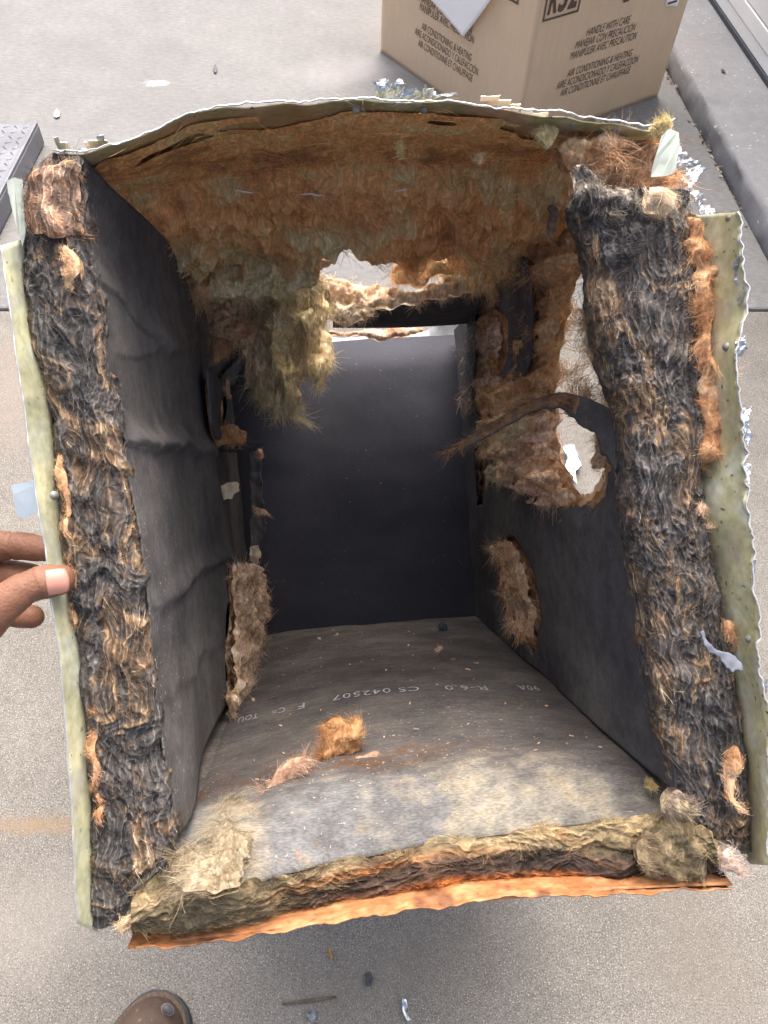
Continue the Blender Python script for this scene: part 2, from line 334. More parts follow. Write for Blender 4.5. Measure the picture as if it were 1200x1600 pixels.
def matted(name, lines, nu, segs, pal, n, parent, amp=.006, freq=(70, 70, 70), ustretch=2.0, seed=1, L=.02, W=.0006, out=.18, curl=.4, flow_amt=.75, colfn=None, m=None):
    """a torn edge of matted insulation lofted through the given lines, fibres lying along it"""
    n = int(n * .55); W = W * .42; L = L * .6; out = out * .14; curl = curl * 1.4
    rng = np.random.default_rng(seed * 77 + 1); G = loft(lines, nu, segs); N = normals(G)
    c = G.reshape(-1, 3).mean(0); 
    if (N[..., 1].mean()) > 0: N = -N                # face the opening
    nv = G.shape[0]
    Tu = np.gradient(G, axis=1); ulen = np.cumsum(np.linalg.norm(Tu, axis=-1), 1); Tu /= np.linalg.norm(Tu, axis=-1, keepdims=True) + 1e-9
    Tv = np.gradient(G, axis=0); vlen = np.cumsum(np.linalg.norm(Tv, axis=-1), 0)
    q = np.stack([ulen / ustretch, vlen, np.zeros_like(ulen)], -1)
    warp = vfbm(q * np.array([30, 30, 1]), 2, seed) * .022; warp[..., 2] = 0; qq = q + warp
    ridge = 1 - np.abs(perlin(qq * 95, seed + 2)) * 2; ridge2 = 1 - np.abs(perlin(qq * 210, seed + 4)) * 2
    lump = fbm(q * np.array([3, 1, 1]) * 28, 2, seed + 6)
    fade = np.sin(np.linspace(0, 1, nv) * np.pi)[:, None] ** .4
    disp = (amp * .42 * ridge + amp * .30 * ridge2 + amp * .8 * lump) * (.35 + .65 * fade)
    G2 = G + N * disp[..., None]
    v = np.clip(.38 + .5 * fbm(qq * 34, 3, seed + 8) + .34 * perlin(qq * 160, seed + 12) + .15 * ridge2 * (ridge2 > .55), 0, 1)
    def colour(vv, u_, w_):
        return colfn(vv, u_, w_) if colfn else pal_col(pal, vv)
    uu = np.broadcast_to(np.linspace(0, 1, nu)[None], v.shape); wv = np.broadcast_to(np.linspace(0, 1, nv)[:, None], v.shape)
    C = colour(v, uu, wv)
    mb = MB(); mb.grid(G2, C)
    i, j = rng.integers(0, nv, n), rng.integers(0, nu, n); P = G2[i, j] + rng.normal(0, .0008, (n, 3)); Nn = N[i, j]
    fl = Tu[i, j] * np.sign(rng.normal(size=n))[:, None] * flow_amt + vfbm(P * 45, 2, seed + 20) * 1.5 + rng.normal(0, .09, P.shape)
    D = fl - Nn * (fl * Nn).sum(1)[:, None] * .8 + Nn * (out * np.abs(rng.normal(size=n)))[:, None]
    vv = np.clip(v[i, j] + rng.normal(0, .07, n) + .35 * (rng.random(n) < .05), 0, 1); cc = colour(vv, uu[i, j], wv[i, j]) * rng.uniform(.85, 1.3, n)[:, None]
    strands(mb, P, D, L * rng.uniform(.35, 1.4, n), W * rng.uniform(.6, 1.5, n), cc, rng, curl, hug=Nn)
    return mb.build(name, m or M_MATTED, parent)

def tag(o, label, cat=None, group=None, kind=None):
    o['label'] = label
    if cat: o['category'] = cat
    if group: o['group'] = group
    if kind: o['kind'] = kind
    return o
def empty(name, loc=(0, 0, 0)):
    o = bpy.data.objects.new(name, None); o.location = loc; o.empty_display_size = .1; return link(o)

def text_mesh(s, size=1.0, shear=0.0, spacing=1.0, xscale=1.0, align='LEFT', offset=0.0):
    cu = bpy.data.curves.new('t', 'FONT'); cu.body = s; cu.size = size; cu.shear = shear; cu.space_character = spacing; cu.align_x = align; cu.offset = offset
    cu.resolution_u = 3; ob = bpy.data.objects.new('t', cu); COL.objects.link(ob); bpy.context.view_layer.update()
    me = bpy.data.meshes.new_from_object(ob.evaluated_get(bpy.context.evaluated_depsgraph_get()))
    V = np.array([v.co[:] for v in me.vertices]); P = [list(p.vertices) for p in me.polygons]
    bpy.data.objects.remove(ob); bpy.data.meshes.remove(me); V[:, 0] *= xscale
    return V, P
def text_object(name, V, P, fn, material, parent):
    me = bpy.data.meshes.new(name); me.from_pydata([tuple(fn(v)) for v in V], [], P); me.materials.append(material); me.update()
    return link(bpy.data.objects.new(name, me), parent)

# ================================================================== THE SETTING
E1 = nrm([.996, .0905]); E2 = np.array([-E1[1], E1[0]])
def ge(a, b, z=0.0): p = E1 * a + E2 * b; return np.array([p[0], p[1], z])   # metres across / along the slabs
def stain(center, rad, color, amount, ang=0.0, nscale=14):
    def f(t, tc, src, b):
        n, l = t.nodes, t.links
        mp = n.new('ShaderNodeMapping'); mp.vector_type = 'TEXTURE'; mp.inputs['Location'].default_value = center; mp.inputs['Scale'].default_value = rad; mp.inputs['Rotation'].default_value = (0, 0, ang)
        l.new(tc.outputs['Object'], mp.inputs[0]); g = n.new('ShaderNodeVectorMath'); g.operation = 'LENGTH'; l.new(mp.outputs[0], g.inputs[0])
        tx = n.new('ShaderNodeTexNoise'); tx.inputs['Scale'].default_value = nscale; tx.inputs['Detail'].default_value = 5; l.new(tc.outputs['Object'], tx.inputs['Vector'])
        ad = n.new('ShaderNodeMath'); ad.operation = 'MULTIPLY_ADD'; ad.inputs[1].default_value = 1.6; ad.inputs[2].default_value = -.8; l.new(tx.outputs['Fac'], ad.inputs[0])
        su = n.new('ShaderNodeMath'); l.new(g.outputs['Value'], su.inputs[0]); l.new(ad.outputs[0], su.inputs[1])
        mr = n.new('ShaderNodeMapRange'); mr.inputs['From Min'].default_value = 1; mr.inputs['From Max'].default_value = .2; mr.inputs['To Max'].default_value = amount; l.new(su.outputs[0], mr.inputs['Value'])
        mx = n.new('ShaderNodeMix'); mx.data_type = 'RGBA'; l.new(mr.outputs[0], mx.inputs[0]); l.new(src, mx.inputs[6]); mx.inputs[7].default_value = (*color, 1); return mx.outputs[2]
    return f
CN = [(420, .6, 1.38, 2, ONE), (150, .86, 1.12, 2, (1, .6, 1)), (30, .93, 1.07, 4, ONE), (2.2, .9, 1.1, 4, ONE), (8, .92, 1.08, 5, ONE)]
g1 = gp(55, 1290); g2 = gp(560, 110); g3 = gp(110, 90)
M_CONC = mat('brushed_concrete', srgb(116, 114, 109), rough=.85, noise=CN, bump=(380, .5, .0015, ONE), spec=.3,
             extra=chain(specks(520, .64, srgb(180, 175, 166), .06), specks(460, .64, srgb(84, 77, 70), .07),
                         stain(tuple(g1), (.13, .018, .1), srgb(138, 116, 88), .6, .05, 30), stain(tuple(gp(40, 600)), (.3, .25, .1), srgb(138, 126, 117), .4), stain(tuple(gp(620, 1520)), (.30, .07, .1), srgb(104, 99, 92), .4, .25, 12), stain(tuple(gp(1100, 1500)), (.12, .2, .1), srgb(110, 104, 96), .4, .5, 10), stain(tuple(gp(30, 1450)), (.2, .1, .1), srgb(150, 146, 139), .35, .2, 9)))
M_CONC2 = mat('pale_concrete', srgb(116, 117, 117), rough=.8, noise=[(300, .78, 1.2, 2, ONE), (45, .86, 1.14, 5, (1, 2.2, 1)), (2.0, .9, 1.1, 6, ONE), (9, .93, 1.07, 4, ONE)], bump=(300, .3, .0012, ONE), spec=.35,
              extra=chain(stain(tuple(g2), (.35, .12, .1), srgb(150, 148, 148), .45, .3, 8), stain(tuple(gp(490 / 2, 130)), (.05, .022, .1), srgb(228, 232, 232), .7, .1, 40)))
M_CONC3 = mat('kerb_concrete', srgb(132, 134, 137), rough=.82, noise=[(260, .9, 1.1, 2, ONE), (3, .9, 1.1, 5, ONE), (40, .94, 1.06, 4, ONE)], bump=(200, .35, .0015, ONE), spec=.35, extra=specks(90, .69, srgb(205, 205, 203), .05, 6))
M_SOIL = mat('joint_soil', srgb(70, 64, 58), rough=.95, noise=[(60, .6, 1.3, 3, ONE)])

mb = MB(); mb.box((-80, -80, -.2), (80, 80, -.012)); ground = mb.build('ground', M_SOIL); tag(ground, 'concrete ground under the duct', kind='structure')
def slab(a0, a1, b0, b1, z0, z1, m, name='concrete_slab', bev=.006):
    mb = MB(); V = [ge(a, b, z) for z in (z0, z1) for b in (b0, b1) for a in (a0, a1)]
    mb.add(V, [[[0, 2, 3, 1], [4, 5, 7, 6], [0, 1, 5, 4], [2, 6, 7, 3], [0, 4, 6, 2], [1, 3, 7, 5]]])
    o = mb.build(name, m, ground, smooth=False); md = o.modifiers.new('bevel', 'BEVEL'); md.width = bev; md.segments = 2; md.limit_method = 'ANGLE'; return o
JB, KA = 1.463, 1.122
slab(-2.4, KA - .004, -1.7, JB - .004, -.1, 0, M_CONC)
slab(-2.4, KA - .004, JB + .004, 4.8, -.1, 0, M_CONC2)
slab(-2.4, KA - .004, 4.81, 8.2, -.1, 0, M_CONC2)
slab(-5.9, -2.408, -1.7, JB - .004, -.1, 0, M_CONC); slab(-5.9, -2.408, JB + .004, 4.8, -.1, 0, M_CONC2)
slab(KA - .003, 3.2, -1.7, JB - .004, -.1, .002, M_CONC2)
# raised kerb slab in front of the door: uneven, chipped edge
def kerb():
    nu, rows = 400, []
    b = np.linspace(JB + .15, 8.2, nu); prof = [(0, -.02), (0, .012), (.002, .042), (.006, .054), (.014, .06), (.6, .06), (2.2, .06)]
    for k, (da, z) in enumerate(prof):
        q = np.stack([b * 9, np.full(nu, k * .8), np.zeros(nu)], -1); j = fbm(q, 3, 5) * (.008 if k < 5 else 0)
        p = E1[None] * (KA + .004 + da + j)[:, None] + E2[None] * b[:, None]; rows.append(np.concatenate([p, np.full((nu, 1), z) + (fbm(q * 3, 2, 8) * .002)[:, None] * (k in (2, 3))], 1))
    mb = MB(); G = np.array(rows); mb.grid(G); 
    e0 = G[:, 0]; mb.add(np.concatenate([e0, [[*ge(KA + 2.2, JB + .15)[:2], -.02]]]), [[list(range(len(e0) + 1))]])
    o = mb.build('kerb', M_CONC3); return o
kb = kerb(); tag(kb, 'raised concrete door sill slab with a chipped edge', kind='structure')
# crumbs of mortar and fluff along the kerb foot
rng = np.random.default_rng(3); mb = MB()
for k in range(70):
    s = rng.uniform(.003, .011); c = ge(KA - .002 - abs(rng.normal(0, .008)), rng.uniform(1.8, 3.4), s * .3); A = rng.normal(size=(3, 3)) * s * .5
    V = np.array([[1, 0, 0], [-1, 0, 0], [0, 1, 0], [0, -1, 0], [0, 0, 1], [0, 0, -1]]) @ A + c
    mb.add(V, [[[0, 2, 4], [2, 1, 4], [1, 3, 4], [3, 0, 4], [2, 0, 5], [1, 2, 5], [3, 1, 5], [0, 3, 5]]])
o = mb.build('mortar_crumbs', mat('mortar_crumb', srgb(176, 166, 152), rough=.9, noise=[(90, .35, 1.2, 2, ONE)]), smooth=False); tag(o, 'crumbs of mortar lying along the foot of the kerb', 'debris', kind='stuff')

# ------------------------------------------------------------------ sectional door at the right
M_DOOR = mat('white_door_paint', srgb(216, 222, 226), rough=.4, noise=[(5, .93, 1.04, 4, ONE), (80, .97, 1.02, 3, (1, 1, 3))], spec=.5)
M_SEAL = mat('rubber_seal', srgb(58, 64, 74), rough=.6, noise=[(60, .8, 1.2, 2, ONE)])
door = empty('sectional_door', tuple(ge(KA + .236, 2.6, .06))); tag(door, 'white ribbed sectional door above the concrete sill at upper right', 'door')
DR = np.eye(4); DR[:2, 0] = E1; DR[:2, 1] = E2; DR[:3, 3] = 0
def dbox(name, lo, hi, m, bev=.003):
    mb = MB(); mb.box(lo, hi, M=DR); o = mb.build(name, m, door, smooth=False); md = o.modifiers.new('bevel', 'BEVEL'); md.width = bev; md.segments = 2; return o
dbox('bottom_seal', (0, -1.5, .001), (.03, 3.5, .018), M_SEAL)
zz = .019
for k, hgt in enumerate([.042, .05, .065, .065, .065, .065, .3, .5, .5, .5]):
    dbox('door_rib', ((.004, 0)[k % 2], -1.5, zz), (.04, 3.5, zz + hgt - .003), M_DOOR); zz += hgt

# ------------------------------------------------------------------ cardboard carton
M_CARD = mat('cardboard', srgb(212, 188, 158), rough=.8, noise=[(3, .94, 1.05, 4, ONE), (60, .97, 1.03, 3, (1, 1, .2)), (500, .95, 1.05, 1, ONE)], bump=(140, .12, .001, (1, 1, .1)), spec=.25)
M_INK = mat('grey_box_ink', srgb(92, 80, 70), rough=.8, noise=[(700, .75, 1.5, 1, ONE)], spec=.1)
M_PAPER = mat('white_paper', srgb(250, 250, 250), rough=.6, noise=[(4, .97, 1.02, 2, ONE)])
cA = gp(805, 231); cB = gp(594.5, 81); cu_ = nrm(cB - cA); cv_ = np.array([cu_[1], -cu_[0], 0]); 
cC = gp(1020, 146); LU = np.linalg.norm(cB - cA); LV = (cC - cA) @ cv_; HB = .64
CB = np.eye(4); CB[:3, 0] = cu_; CB[:3, 1] = cv_; CB[:3, 3] = cA
if LV < 0: cv_ = -cv_; LV = -LV; CB[:3, 1] = cv_
box = empty('cardboard_box', tuple(cA)); tag(box, 'brown cardboard equipment carton printed R32 standing behind the duct', 'box')
box.matrix_world = Matrix(CB.tolist())
def carton_face(name, o, a, b, n1, n2, seed):
    u, v = np.meshgrid(np.linspace(0, 1, n1), np.linspace(0, 1, n2), indexing='ij'); G = np.array(o) + u[..., None] * np.array(a) + v[..., None] * np.array(b)
    nn = nrm(np.cross(a, b)); edge = np.minimum.reduce([u, 1 - u, v, 1 - v]); bul = np.clip(edge / .12, 0, 1)
    G = G + nn * (bul * (.0006 * fbm(G * 4, 2, seed) + .0006))[..., None]; mb = MB(); mb.grid(G); return mb.build(name, M_CARD, box, solid=.005, offset=1)
carton_face('side_panel', (0, 0, 0), (LU, 0, 0), (0, 0, HB), 40, 40, 1)          # faces -v (left in the picture)
carton_face('side_panel', (0, LV, 0), (0, -LV, 0), (0, 0, HB), 40, 40, 2)        # faces -u
carton_face('side_panel', (LU, 0, 0), (0, LV, 0), (0, 0, HB), 20, 20, 3)
carton_face('side_panel', (LU, LV, 0), (-LU, 0, 0), (0, 0, HB), 20, 20, 4)
carton_face('top_flap', (0, 0, HB + .002), (LU, 0, 0), (0, LV / 2 - .002, 0), 20, 20, 5); carton_face('top_flap', (0, LV / 2 + .002, HB + .002), (LU, 0, 0), (0, LV / 2 - .002, 0), 20, 20, 6)
def face_hit(px, py, axis, off=0.0):                 # a point of the carton's local axes on face u = off or v = off
    r = CB[:3, :3].T @ (RC @ ray(px, py)); o = CB[:3, :3].T @ (CAMPOS - cA); t = (off - o[axis]) / r[axis]; return o + t * r
def print_line(s, p0, p1, face, size, bold=0.0):
    V, P = text_mesh(s, 1.0, .18, 1.0, offset=bold); w0 = V[:, 0].max()
    ax = 1 if face == 'left' else 0; h0, h1 = face_hit(*p0, ax, -.002), face_hit(*p1, ax, -.002); k = 1 - ax
    d = (h1[k] - h0[k]) / w0; zb = .5 * (h0[2] + h1[2])
    def fn(v):
        q = np.zeros(3); q[ax] = -.0024; q[k] = h0[k] + v[0] * d; q[2] = zb + v[1] * size; return q
    return text_object('printed_text', V, P, fn, M_INK, box)
for s, a, b in [('HANDLE WITH CARE', (914.6, 59), (984, 34)), ('MANEJAR CON PRECAUCIÓN', (897, 79), (992, 46)), ('MANIPULER AVEC PRÉCAUTION', (889, 96), (994, 59)),
                ('AIR CONDITIONING & HEATING', (885, 123), (987, 85.6)), ('AIRE ACONDICIONADO Y CALEFACCIÓN', (868, 143), (997, 94.6)), ('AIR CONDITIONNÉ ET CHAUFFAGE', (874, 153), (984, 112.6))]:
    print_line(s, a, b, 'right', .030)
for s, a, b in [('MANEJAR CON PRECAUCIÓN', (655, 0), (737, 54)), ('MANIPULER AVEC PRÉCAUTION', (655, 14), (740, 70)),
                ('AIR CONDITIONING & HEATING', (658.6, 44), (736, 98)), ('AIRE ACONDICIONADO Y CALEFACCIÓN', (648, 53), (746.5, 119)), ('AIR CONDITIONNÉ ET CHAUFFAGE', (653, 71), (737.5, 129))]:
    print_line(s, a, b, 'left', .030)
def r32(face, pl, pr, hgt):
    ax = 1 if face == 'left' else 0; k = 1 - ax; a, b = face_hit(*pl, ax, -.002), face_hit(*pr, ax, -.002); z0 = .5 * (a[2] + b[2]); lw = .005; w_ = b[k] - a[k]; sg = np.sign(w_)
    mb = MB()
    def bar(s0, s1, za, zb):
        lo = np.zeros(3); hi = np.zeros(3); lo[ax], hi[ax] = -.0026, -.002; lo[k], hi[k] = min(s0, s1), max(s0, s1); lo[2], hi[2] = za, zb; mb.box(lo, hi)
    bar(a[k], b[k], z0, z0 + lw); bar(a[k], b[k], z0 + hgt - lw, z0 + hgt); bar(a[k], a[k] + sg * lw, z0 + lw, z0 + hgt - lw); bar(b[k], b[k] - sg * lw, z0 + lw, z0 + hgt - lw)
    mb.build('printed_frame', M_INK, box, smooth=False)
    x0 = .1
    for ch in 'R32':
        V, P = text_mesh(ch, 1.0, .08, .95, offset=.035); V[:, 0] -= V[:, 0].min(); w0 = V[:, 0].max()
        text_object('printed_letter', V, P, lambda v: np.array([q for q in ((-.0024, a[k] + w_ * (x0 + .25 * v[0] / w0), z0 + hgt * (.16 + .68 * v[1] / .73)) if ax == 0 else (a[k] + w_ * (x0 + .25 * v[0] / w0), -.0024, z0 + hgt * (.16 + .68 * v[1] / .73)))]), M_INK, box); x0 += .275
r32('right', (847, 37), (904, 16), .105); r32('left', (776, -12), (809, 8), .105)
mb = MB(); h = face_hit(978, 3, 0, -.002); 
for dz, dw in ((0, .012), (.012, .02), (.03, .008)): mb.box((-.0026, h[1] - dw, h[2] + dz), (-.002, h[1] + dw, h[2] + dz + .01))
mb.build('printed_symbol', M_INK, box, smooth=False)
# shipping sticker on the right edge
h = face_hit(1047, 12, 0, -.002); mb = MB(); u, v = np.meshgrid(np.linspace(0, 1, 14), np.linspace(0, 1, 14), indexing='ij')
G = np.stack([np.full(u.shape, -.003) - .0006 * np.sin(u * 3), h[1] - .028 + u * .058, h[2] - .002 + v * .12 + .012 * (1 - u) * (v < .1)], -1); mb.grid(G)
stk = mb.build('sticker', M_PAPER, box, solid=.0004)
mb = MB()
for k in range(6): mb.box((-.0048, h[1] - .02 + .004 * (k % 2), h[2] + .012 + k * .017), (-.0044, h[1] + .02, h[2] + .018 + k * .017))
mb.build('sticker_print', M_INK, stk, smooth=False)
# sheet of paper hanging against the carton's left face
P0, P1, P2 = face_hit(720, 59, 1, -.02), face_hit(628, 0, 1, -.02), face_hit(768, 0, 1, -.02)
d1, d2 = nrm(P1 - P0), nrm(P2 - P0); d1 = nrm(d1 - (d1 @ d2) * d2 * .5)
u, v = np.meshgrid(np.linspace(0, 1, 24), np.linspace(0, 1, 24), indexing='ij'); G = P0 + u[..., None] * d1 * .30 + v[..., None] * d2 * .22
G[..., 1] += .011 * np.cos(u * 2.2) * np.cos(v * 2) - .003; mb = MB(); mb.grid(G); 
V = mb.V[0]; mb.V[0] = V @ CB[:3, :3].T + cA
pap = mb.build('paper_sheet', M_PAPER, None, solid=.0004); tag(pap, 'plain white paper sheet hanging cornerwise on the cardboard box', 'paper')

# ------------------------------------------------------------------ steel tread plate box at the left
M_STEEL = mat('painted_steel', srgb(112, 115, 122), rough=.5, metal=.4, noise=[(12, .8, 1.15, 4, ONE), (150, .9, 1.1, 2, ONE)], bump=(90, .2, .001, ONE))
tA = gp(60, 193, .06); tB = gp(-4, 318, .06); tu = nrm(tB - tA); tv = np.array([tu[1], -tu[0], 0]); tv = tv if tv[0] < 0 else -tv
TP = np.eye(4); TP[:3, 0] = tu; TP[:3, 1] = tv; TP[:3, 3] = [tA[0], tA[1], 0]
tp = empty('tread_plate_step', tuple(TP[:3, 3])); tp.matrix_world = Matrix(TP.tolist()); tag(tp, 'grey steel diamond tread plate step box at the left edge', 'metal step')
mb = MB(); mb.box((0, 0, .004), (.62, .5, .056)); o = mb.build('frame', M_STEEL, tp, smooth=False); md = o.modifiers.new('b', 'BEVEL'); md.width = .003; md.segments = 2
mb = MB(); mb.box((.008, .014, .0565), (.612, .49, .06)); o = mb.build('tread_plate', M_STEEL, tp, smooth=False)
mb = MB(); mb.box((.001, .001, .0565), (.619, .011, .066)); o = mb.build('edge_trim', M_STEEL, tp, smooth=False); md = o.modifiers.new('b', 'BEVEL'); md.width = .002; md.segments = 2
mb = MB()
for i in range(22):
    for j in range(17):
        c = np.array([.022 + i * .027, .028 + j * .027, .0602]); a = (1, -1)[(i + j) % 2] * .78; ca, sa = math.cos(a), math.sin(a)
        th = np.linspace(0, 2 * np.pi, 8, endpoint=False); ring = lambda l, w_, z: np.stack([c[0] + ca * l * np.cos(th) - sa * w_ * np.sin(th), c[1] + sa * l * np.cos(th) + ca * w_ * np.sin(th), np.full(8, c[2] + z)], 1)
        V = np.concatenate([ring(.0115, .0042, 0), ring(.008, .0022, .0022)]); idx = np.arange(8)
        mb.add(V, [np.stack([idx, (idx + 1) % 8, (idx + 1) % 8 + 8, idx + 8], 1), [list(range(8, 16))]])
o = mb.build('tread_lugs', M_STEEL, tp); o['kind'] = 'stuff'
# ================================================================== THE INSULATED DUCT
duct = empty('insulated_duct'); duct.matrix_world = Matrix(DUCT.tolist())
tag(duct, 'torn sheet metal duct lined with black faced insulation, tilted towards the viewer', 'duct')
def L3(pts, axis, val): return np.array([dp(p[0], p[1], axis, val) for p in pts])
XL, XR, ZB, ZT, YB = -.125, .229, -.236, .238, .73
OXL, OXR, OZB, OZT, OYB = -.188, .292, -.296, .285, .785

# ---- outer sheet metal -------------------------------------------------------------
OLIVE_M = np.array(srgb(178, 180, 136)); PALE_M = np.array(srgb(206, 212, 194)); RUSTY = np.array(srgb(168, 116, 74)); GALV_C = np.array(srgb(176, 182, 184))
def metal_cols(G, front, seed, olive=OLIVE_M, rust=.5, rustlo=.1):
    """front = 1 at the open edge, 0 further in: glue-yellowed zinc near the edge, stained further in"""
    n1 = fbm(G * 14, 3, seed)[..., None]; n2 = fbm(G * 45, 3, seed + 4)[..., None]
    base = olive * (1 + .25 * n1) ; base = base + (PALE_M - base) * np.clip(.3 + 1.4 * n2, 0, 1) * .8
    k = np.clip((rustlo + rust * (1 - front[..., None]) + .55 * n1 + .35 * n2), 0, 1); return base * (1 - k) + RUSTY * k
# left side: outer edge / edge of the insulation / back
LE_O = [(2, 384), (10, 440), (18, 490), (33, 600), (46, 700), (62, 800), (77, 900), (90, 1000), (100, 1100), (109, 1200), (115, 1300), (119, 1400), (122, 1442)]
LE_I = [(42, 372), (40, 440), (44, 490), (74, 600), (83, 700), (92, 800), (107, 900), (125, 1000), (133, 1100), (139, 1200), (144, 1300), (148, 1400), (152, 1456)]
l_o = L3(LE_O, 'y', -.022); l_i = L3(LE_I, 'y', .004)
zz = l_i[:, 2]; l_m = np.stack([np.full(len(zz), OXL), np.full(len(zz), .06), np.linspace(.20, OZB, len(zz))], 1); l_b = l_m.copy(); l_b[:, 1] = OYB; l_b[:, 2] = np.linspace(.284, OZB, len(zz))
G = loft([l_b, l_m, l_i, l_o], 260, [40, 14, 16], True); 
fr = np.zeros(G.shape[:2]); fr[54:] = np.linspace(.4, 1, G.shape[0] - 54)[:, None]
rip = fbm(np.stack([G[..., 2] * 24, fr, fr * 0], -1), 3, 3); G[..., 0] += .0008 * rip * fr ** 2; G[..., 1] += .0012 * fbm(G * 50, 3, 9) * fr
mb = MB(); C = metal_cols(G, fr, 1, olive=np.array(srgb(216, 217, 178)), rust=.2, rustlo=-.3); C[:40] = GALV_C; mb.grid(G, C); side_l = mb.build('sheet_metal_side', M_METAL, duct, solid=.0009)
EL_, = (G[-1].copy(),); mb = MB(); mb.tube(EL_ + np.array([0, -.0004, 0]), .0005, 6); mb.build('cut_rim', M_BARE, side_l)
side_l['label'] = 'yellowed metal edge held between finger and thumb'
# right side, with the hole torn through it
RE_O = [(1158, 331), (1160, 400), (1165, 440), (1169, 480), (1162, 510), (1150, 545), (1152, 580), (1158, 630), (1160, 680), (1163, 730), (1168, 790), (1173, 830), (1178, 870), (1178, 900), (1183, 940), (1186, 985), (1184, 1030), (1190, 1070), (1198, 1110), (1202, 1180), (1202, 1260), (1196, 1320), (1200, 1352)]
RE_I = [(1088, 336), (1090, 400), (1092, 440), (1094, 480), (1096, 520), (1098, 560), (1098, 600), (1100, 640), (1100, 690), (1098, 730), (1094, 790), (1098, 830), (1108, 870), (1118, 900), (1122, 940), (1130, 985), (1136, 1030), (1142, 1070), (1150, 1110), (1157, 1180), (1163, 1260), (1168, 1320), (1172, 1350)]
r_o = L3(RE_O, 'y', -.03); r_i = L3(RE_I, 'y', .012)
r_m = np.stack([np.full(len(r_i), OXR), np.full(len(r_i), .08), np.linspace(.20, OZB, len(r_i))], 1); r_b = r_m.copy(); r_b[:, 1] = OYB; r_b[:, 2] = np.linspace(.284, OZB, len(r_i))
G = loft([r_b, r_m, r_i, r_o], 300, [150, 16, 26], True); nv = G.shape[0]
fr = np.zeros(G.shape[:2]); fr[166:] = np.linspace(.25, 1, nv - 166)[:, None]
G[..., 0] += .0018 * fbm(G * 22, 2, 12) * fr; G[-2:, :, 0] += .003 * fbm(G[-2:] * 120, 3, 15)
HOLE_R = L3([(938, 388), (903, 412), (888, 470), (874, 545), (866, 600), (866, 660), (872, 720), (890, 775), (925, 770), (950, 720), (965, 640), (962, 560), (950, 470)], 'x', OXR)[:, 1:]
cc = .25 * (G[:-1, :-1] + G[1:, 1:] + G[1:, :-1] + G[:-1, 1:]); wob = vfbm(cc * 70, 2, 6) * .006
keep = ~poly_in(cc[..., 1] + wob[..., 0], cc[..., 2] + wob[..., 1], HOLE_R)
mb = MB(); C = metal_cols(G, fr, 7, olive=np.array(srgb(192, 190, 150)), rust=.35, rustlo=-.12); C[:150] = GALV_C; mb.grid(G[:, ::-1], C[:, ::-1], keep[:, ::-1]); side_r = mb.build('sheet_metal_side', M_METAL, duct, solid=.0009)
mb = MB(); mb.tube(G[-1] + np.array([0, -.0004, 0]), .0005 + .0003 * np.abs(fbm(G[-1] * 150, 2, 5)), 6); mb.build('cut_rim', M_BARE, side_r)
side_r['label'] = 'olive metal side with a torn edge and a hole'
# top: arched, torn front edge, hole near the back
T_F = [(82, 236), (130, 241), (185, 226), (240, 204), (290, 178), (350, 168), (450, 160), (560, 157), (700, 162), (800, 170), (880, 178), (960, 190), (1020, 203), (1052, 190)]
t_f = L3(T_F, 'y', -.004); k = len(t_f); xs = np.linspace(-.186, .29, k); arch = np.sin(np.linspace(0, np.pi, k))
t_0 = t_f + np.array([0, .03, 0]); t_0[:, 2] += .004
t_1 = np.stack([xs, np.full(k, .14), .262 + .012 * arch], 1); t_2 = np.stack([xs, np.full(k, .34), np.full(k, OZT)], 1); t_3 = np.stack([xs, np.full(k, .784), np.full(k, OZT)], 1)
G = loft([t_3, t_2, t_1, t_0, t_f], 320, [120, 60, 40, 14]); nv = G.shape[0]
fr = np.zeros(G.shape[:2]); fr[180:] = np.linspace(0, 1, nv - 180)[:, None] ** 1.5
ed = np.clip((np.arange(nv) - (nv - 8)) / 7, 0, 1)[:, None]; G[..., 1] += ed * .004 * fbm(G * 30, 3, 4); G[..., 2] += (.003 * fbm(G * 16, 2, 6))
HOLE_T_LIGHT = np.array([(.0, .30), (.06, .285), (.12, .30), (.175, .33), (.18, .46), (.05, .49), (.0, .46)])  # hidden widening of the top hole, added to let more daylight in
HOLE_T = L3([(470, 455), (500, 425), (530, 400), (560, 398), (590, 412), (625, 412), (680, 425), (740, 430), (740, 470), (600, 478), (480, 475)], 'z', OZT)[:, :2]
SEAM = L3([(360, 297), (430, 299), (560, 301), (642, 293), (642, 296), (560, 305), (430, 304), (360, 300)], 'z', .268)[:, :2]
cc = .25 * (G[:-1, :-1] + G[1:, 1:] + G[1:, :-1] + G[:-1, 1:]); wob = vfbm(cc * 60, 2, 16) * .008
keep = ~poly_in(cc[..., 0] + wob[..., 0], cc[..., 1] + wob[..., 1], HOLE_T) & ~poly_in(cc[..., 0] + wob[..., 0], cc[..., 1] + wob[..., 1], HOLE_T_LIGHT) & ~((cc[..., 1] > .69) & (cc[..., 0] > 0) & (cc[..., 0] < .20))
mb = MB(); C = metal_cols(G, fr, 21, olive=np.array(srgb(164, 164, 120)), rust=.95, rustlo=.12); mb.grid(G, C, keep); top = mb.build('sheet_metal_top', M_METAL, duct, solid=.0009)
# bright cut rim along the torn top edge
rim = resample(t_f, 300); rim[:, 1] += .004 * fbm(rim * 30, 3, 4) - .001; rim[:, 2] += .0006 + .0012 * fbm(rim * 150, 2, 3)
mb = MB(); mb.tube(rim, .0005 + .0005 * np.abs(fbm(rim * 120, 2, 8)), 6); mb.build('cut_rim', M_BARE, top)
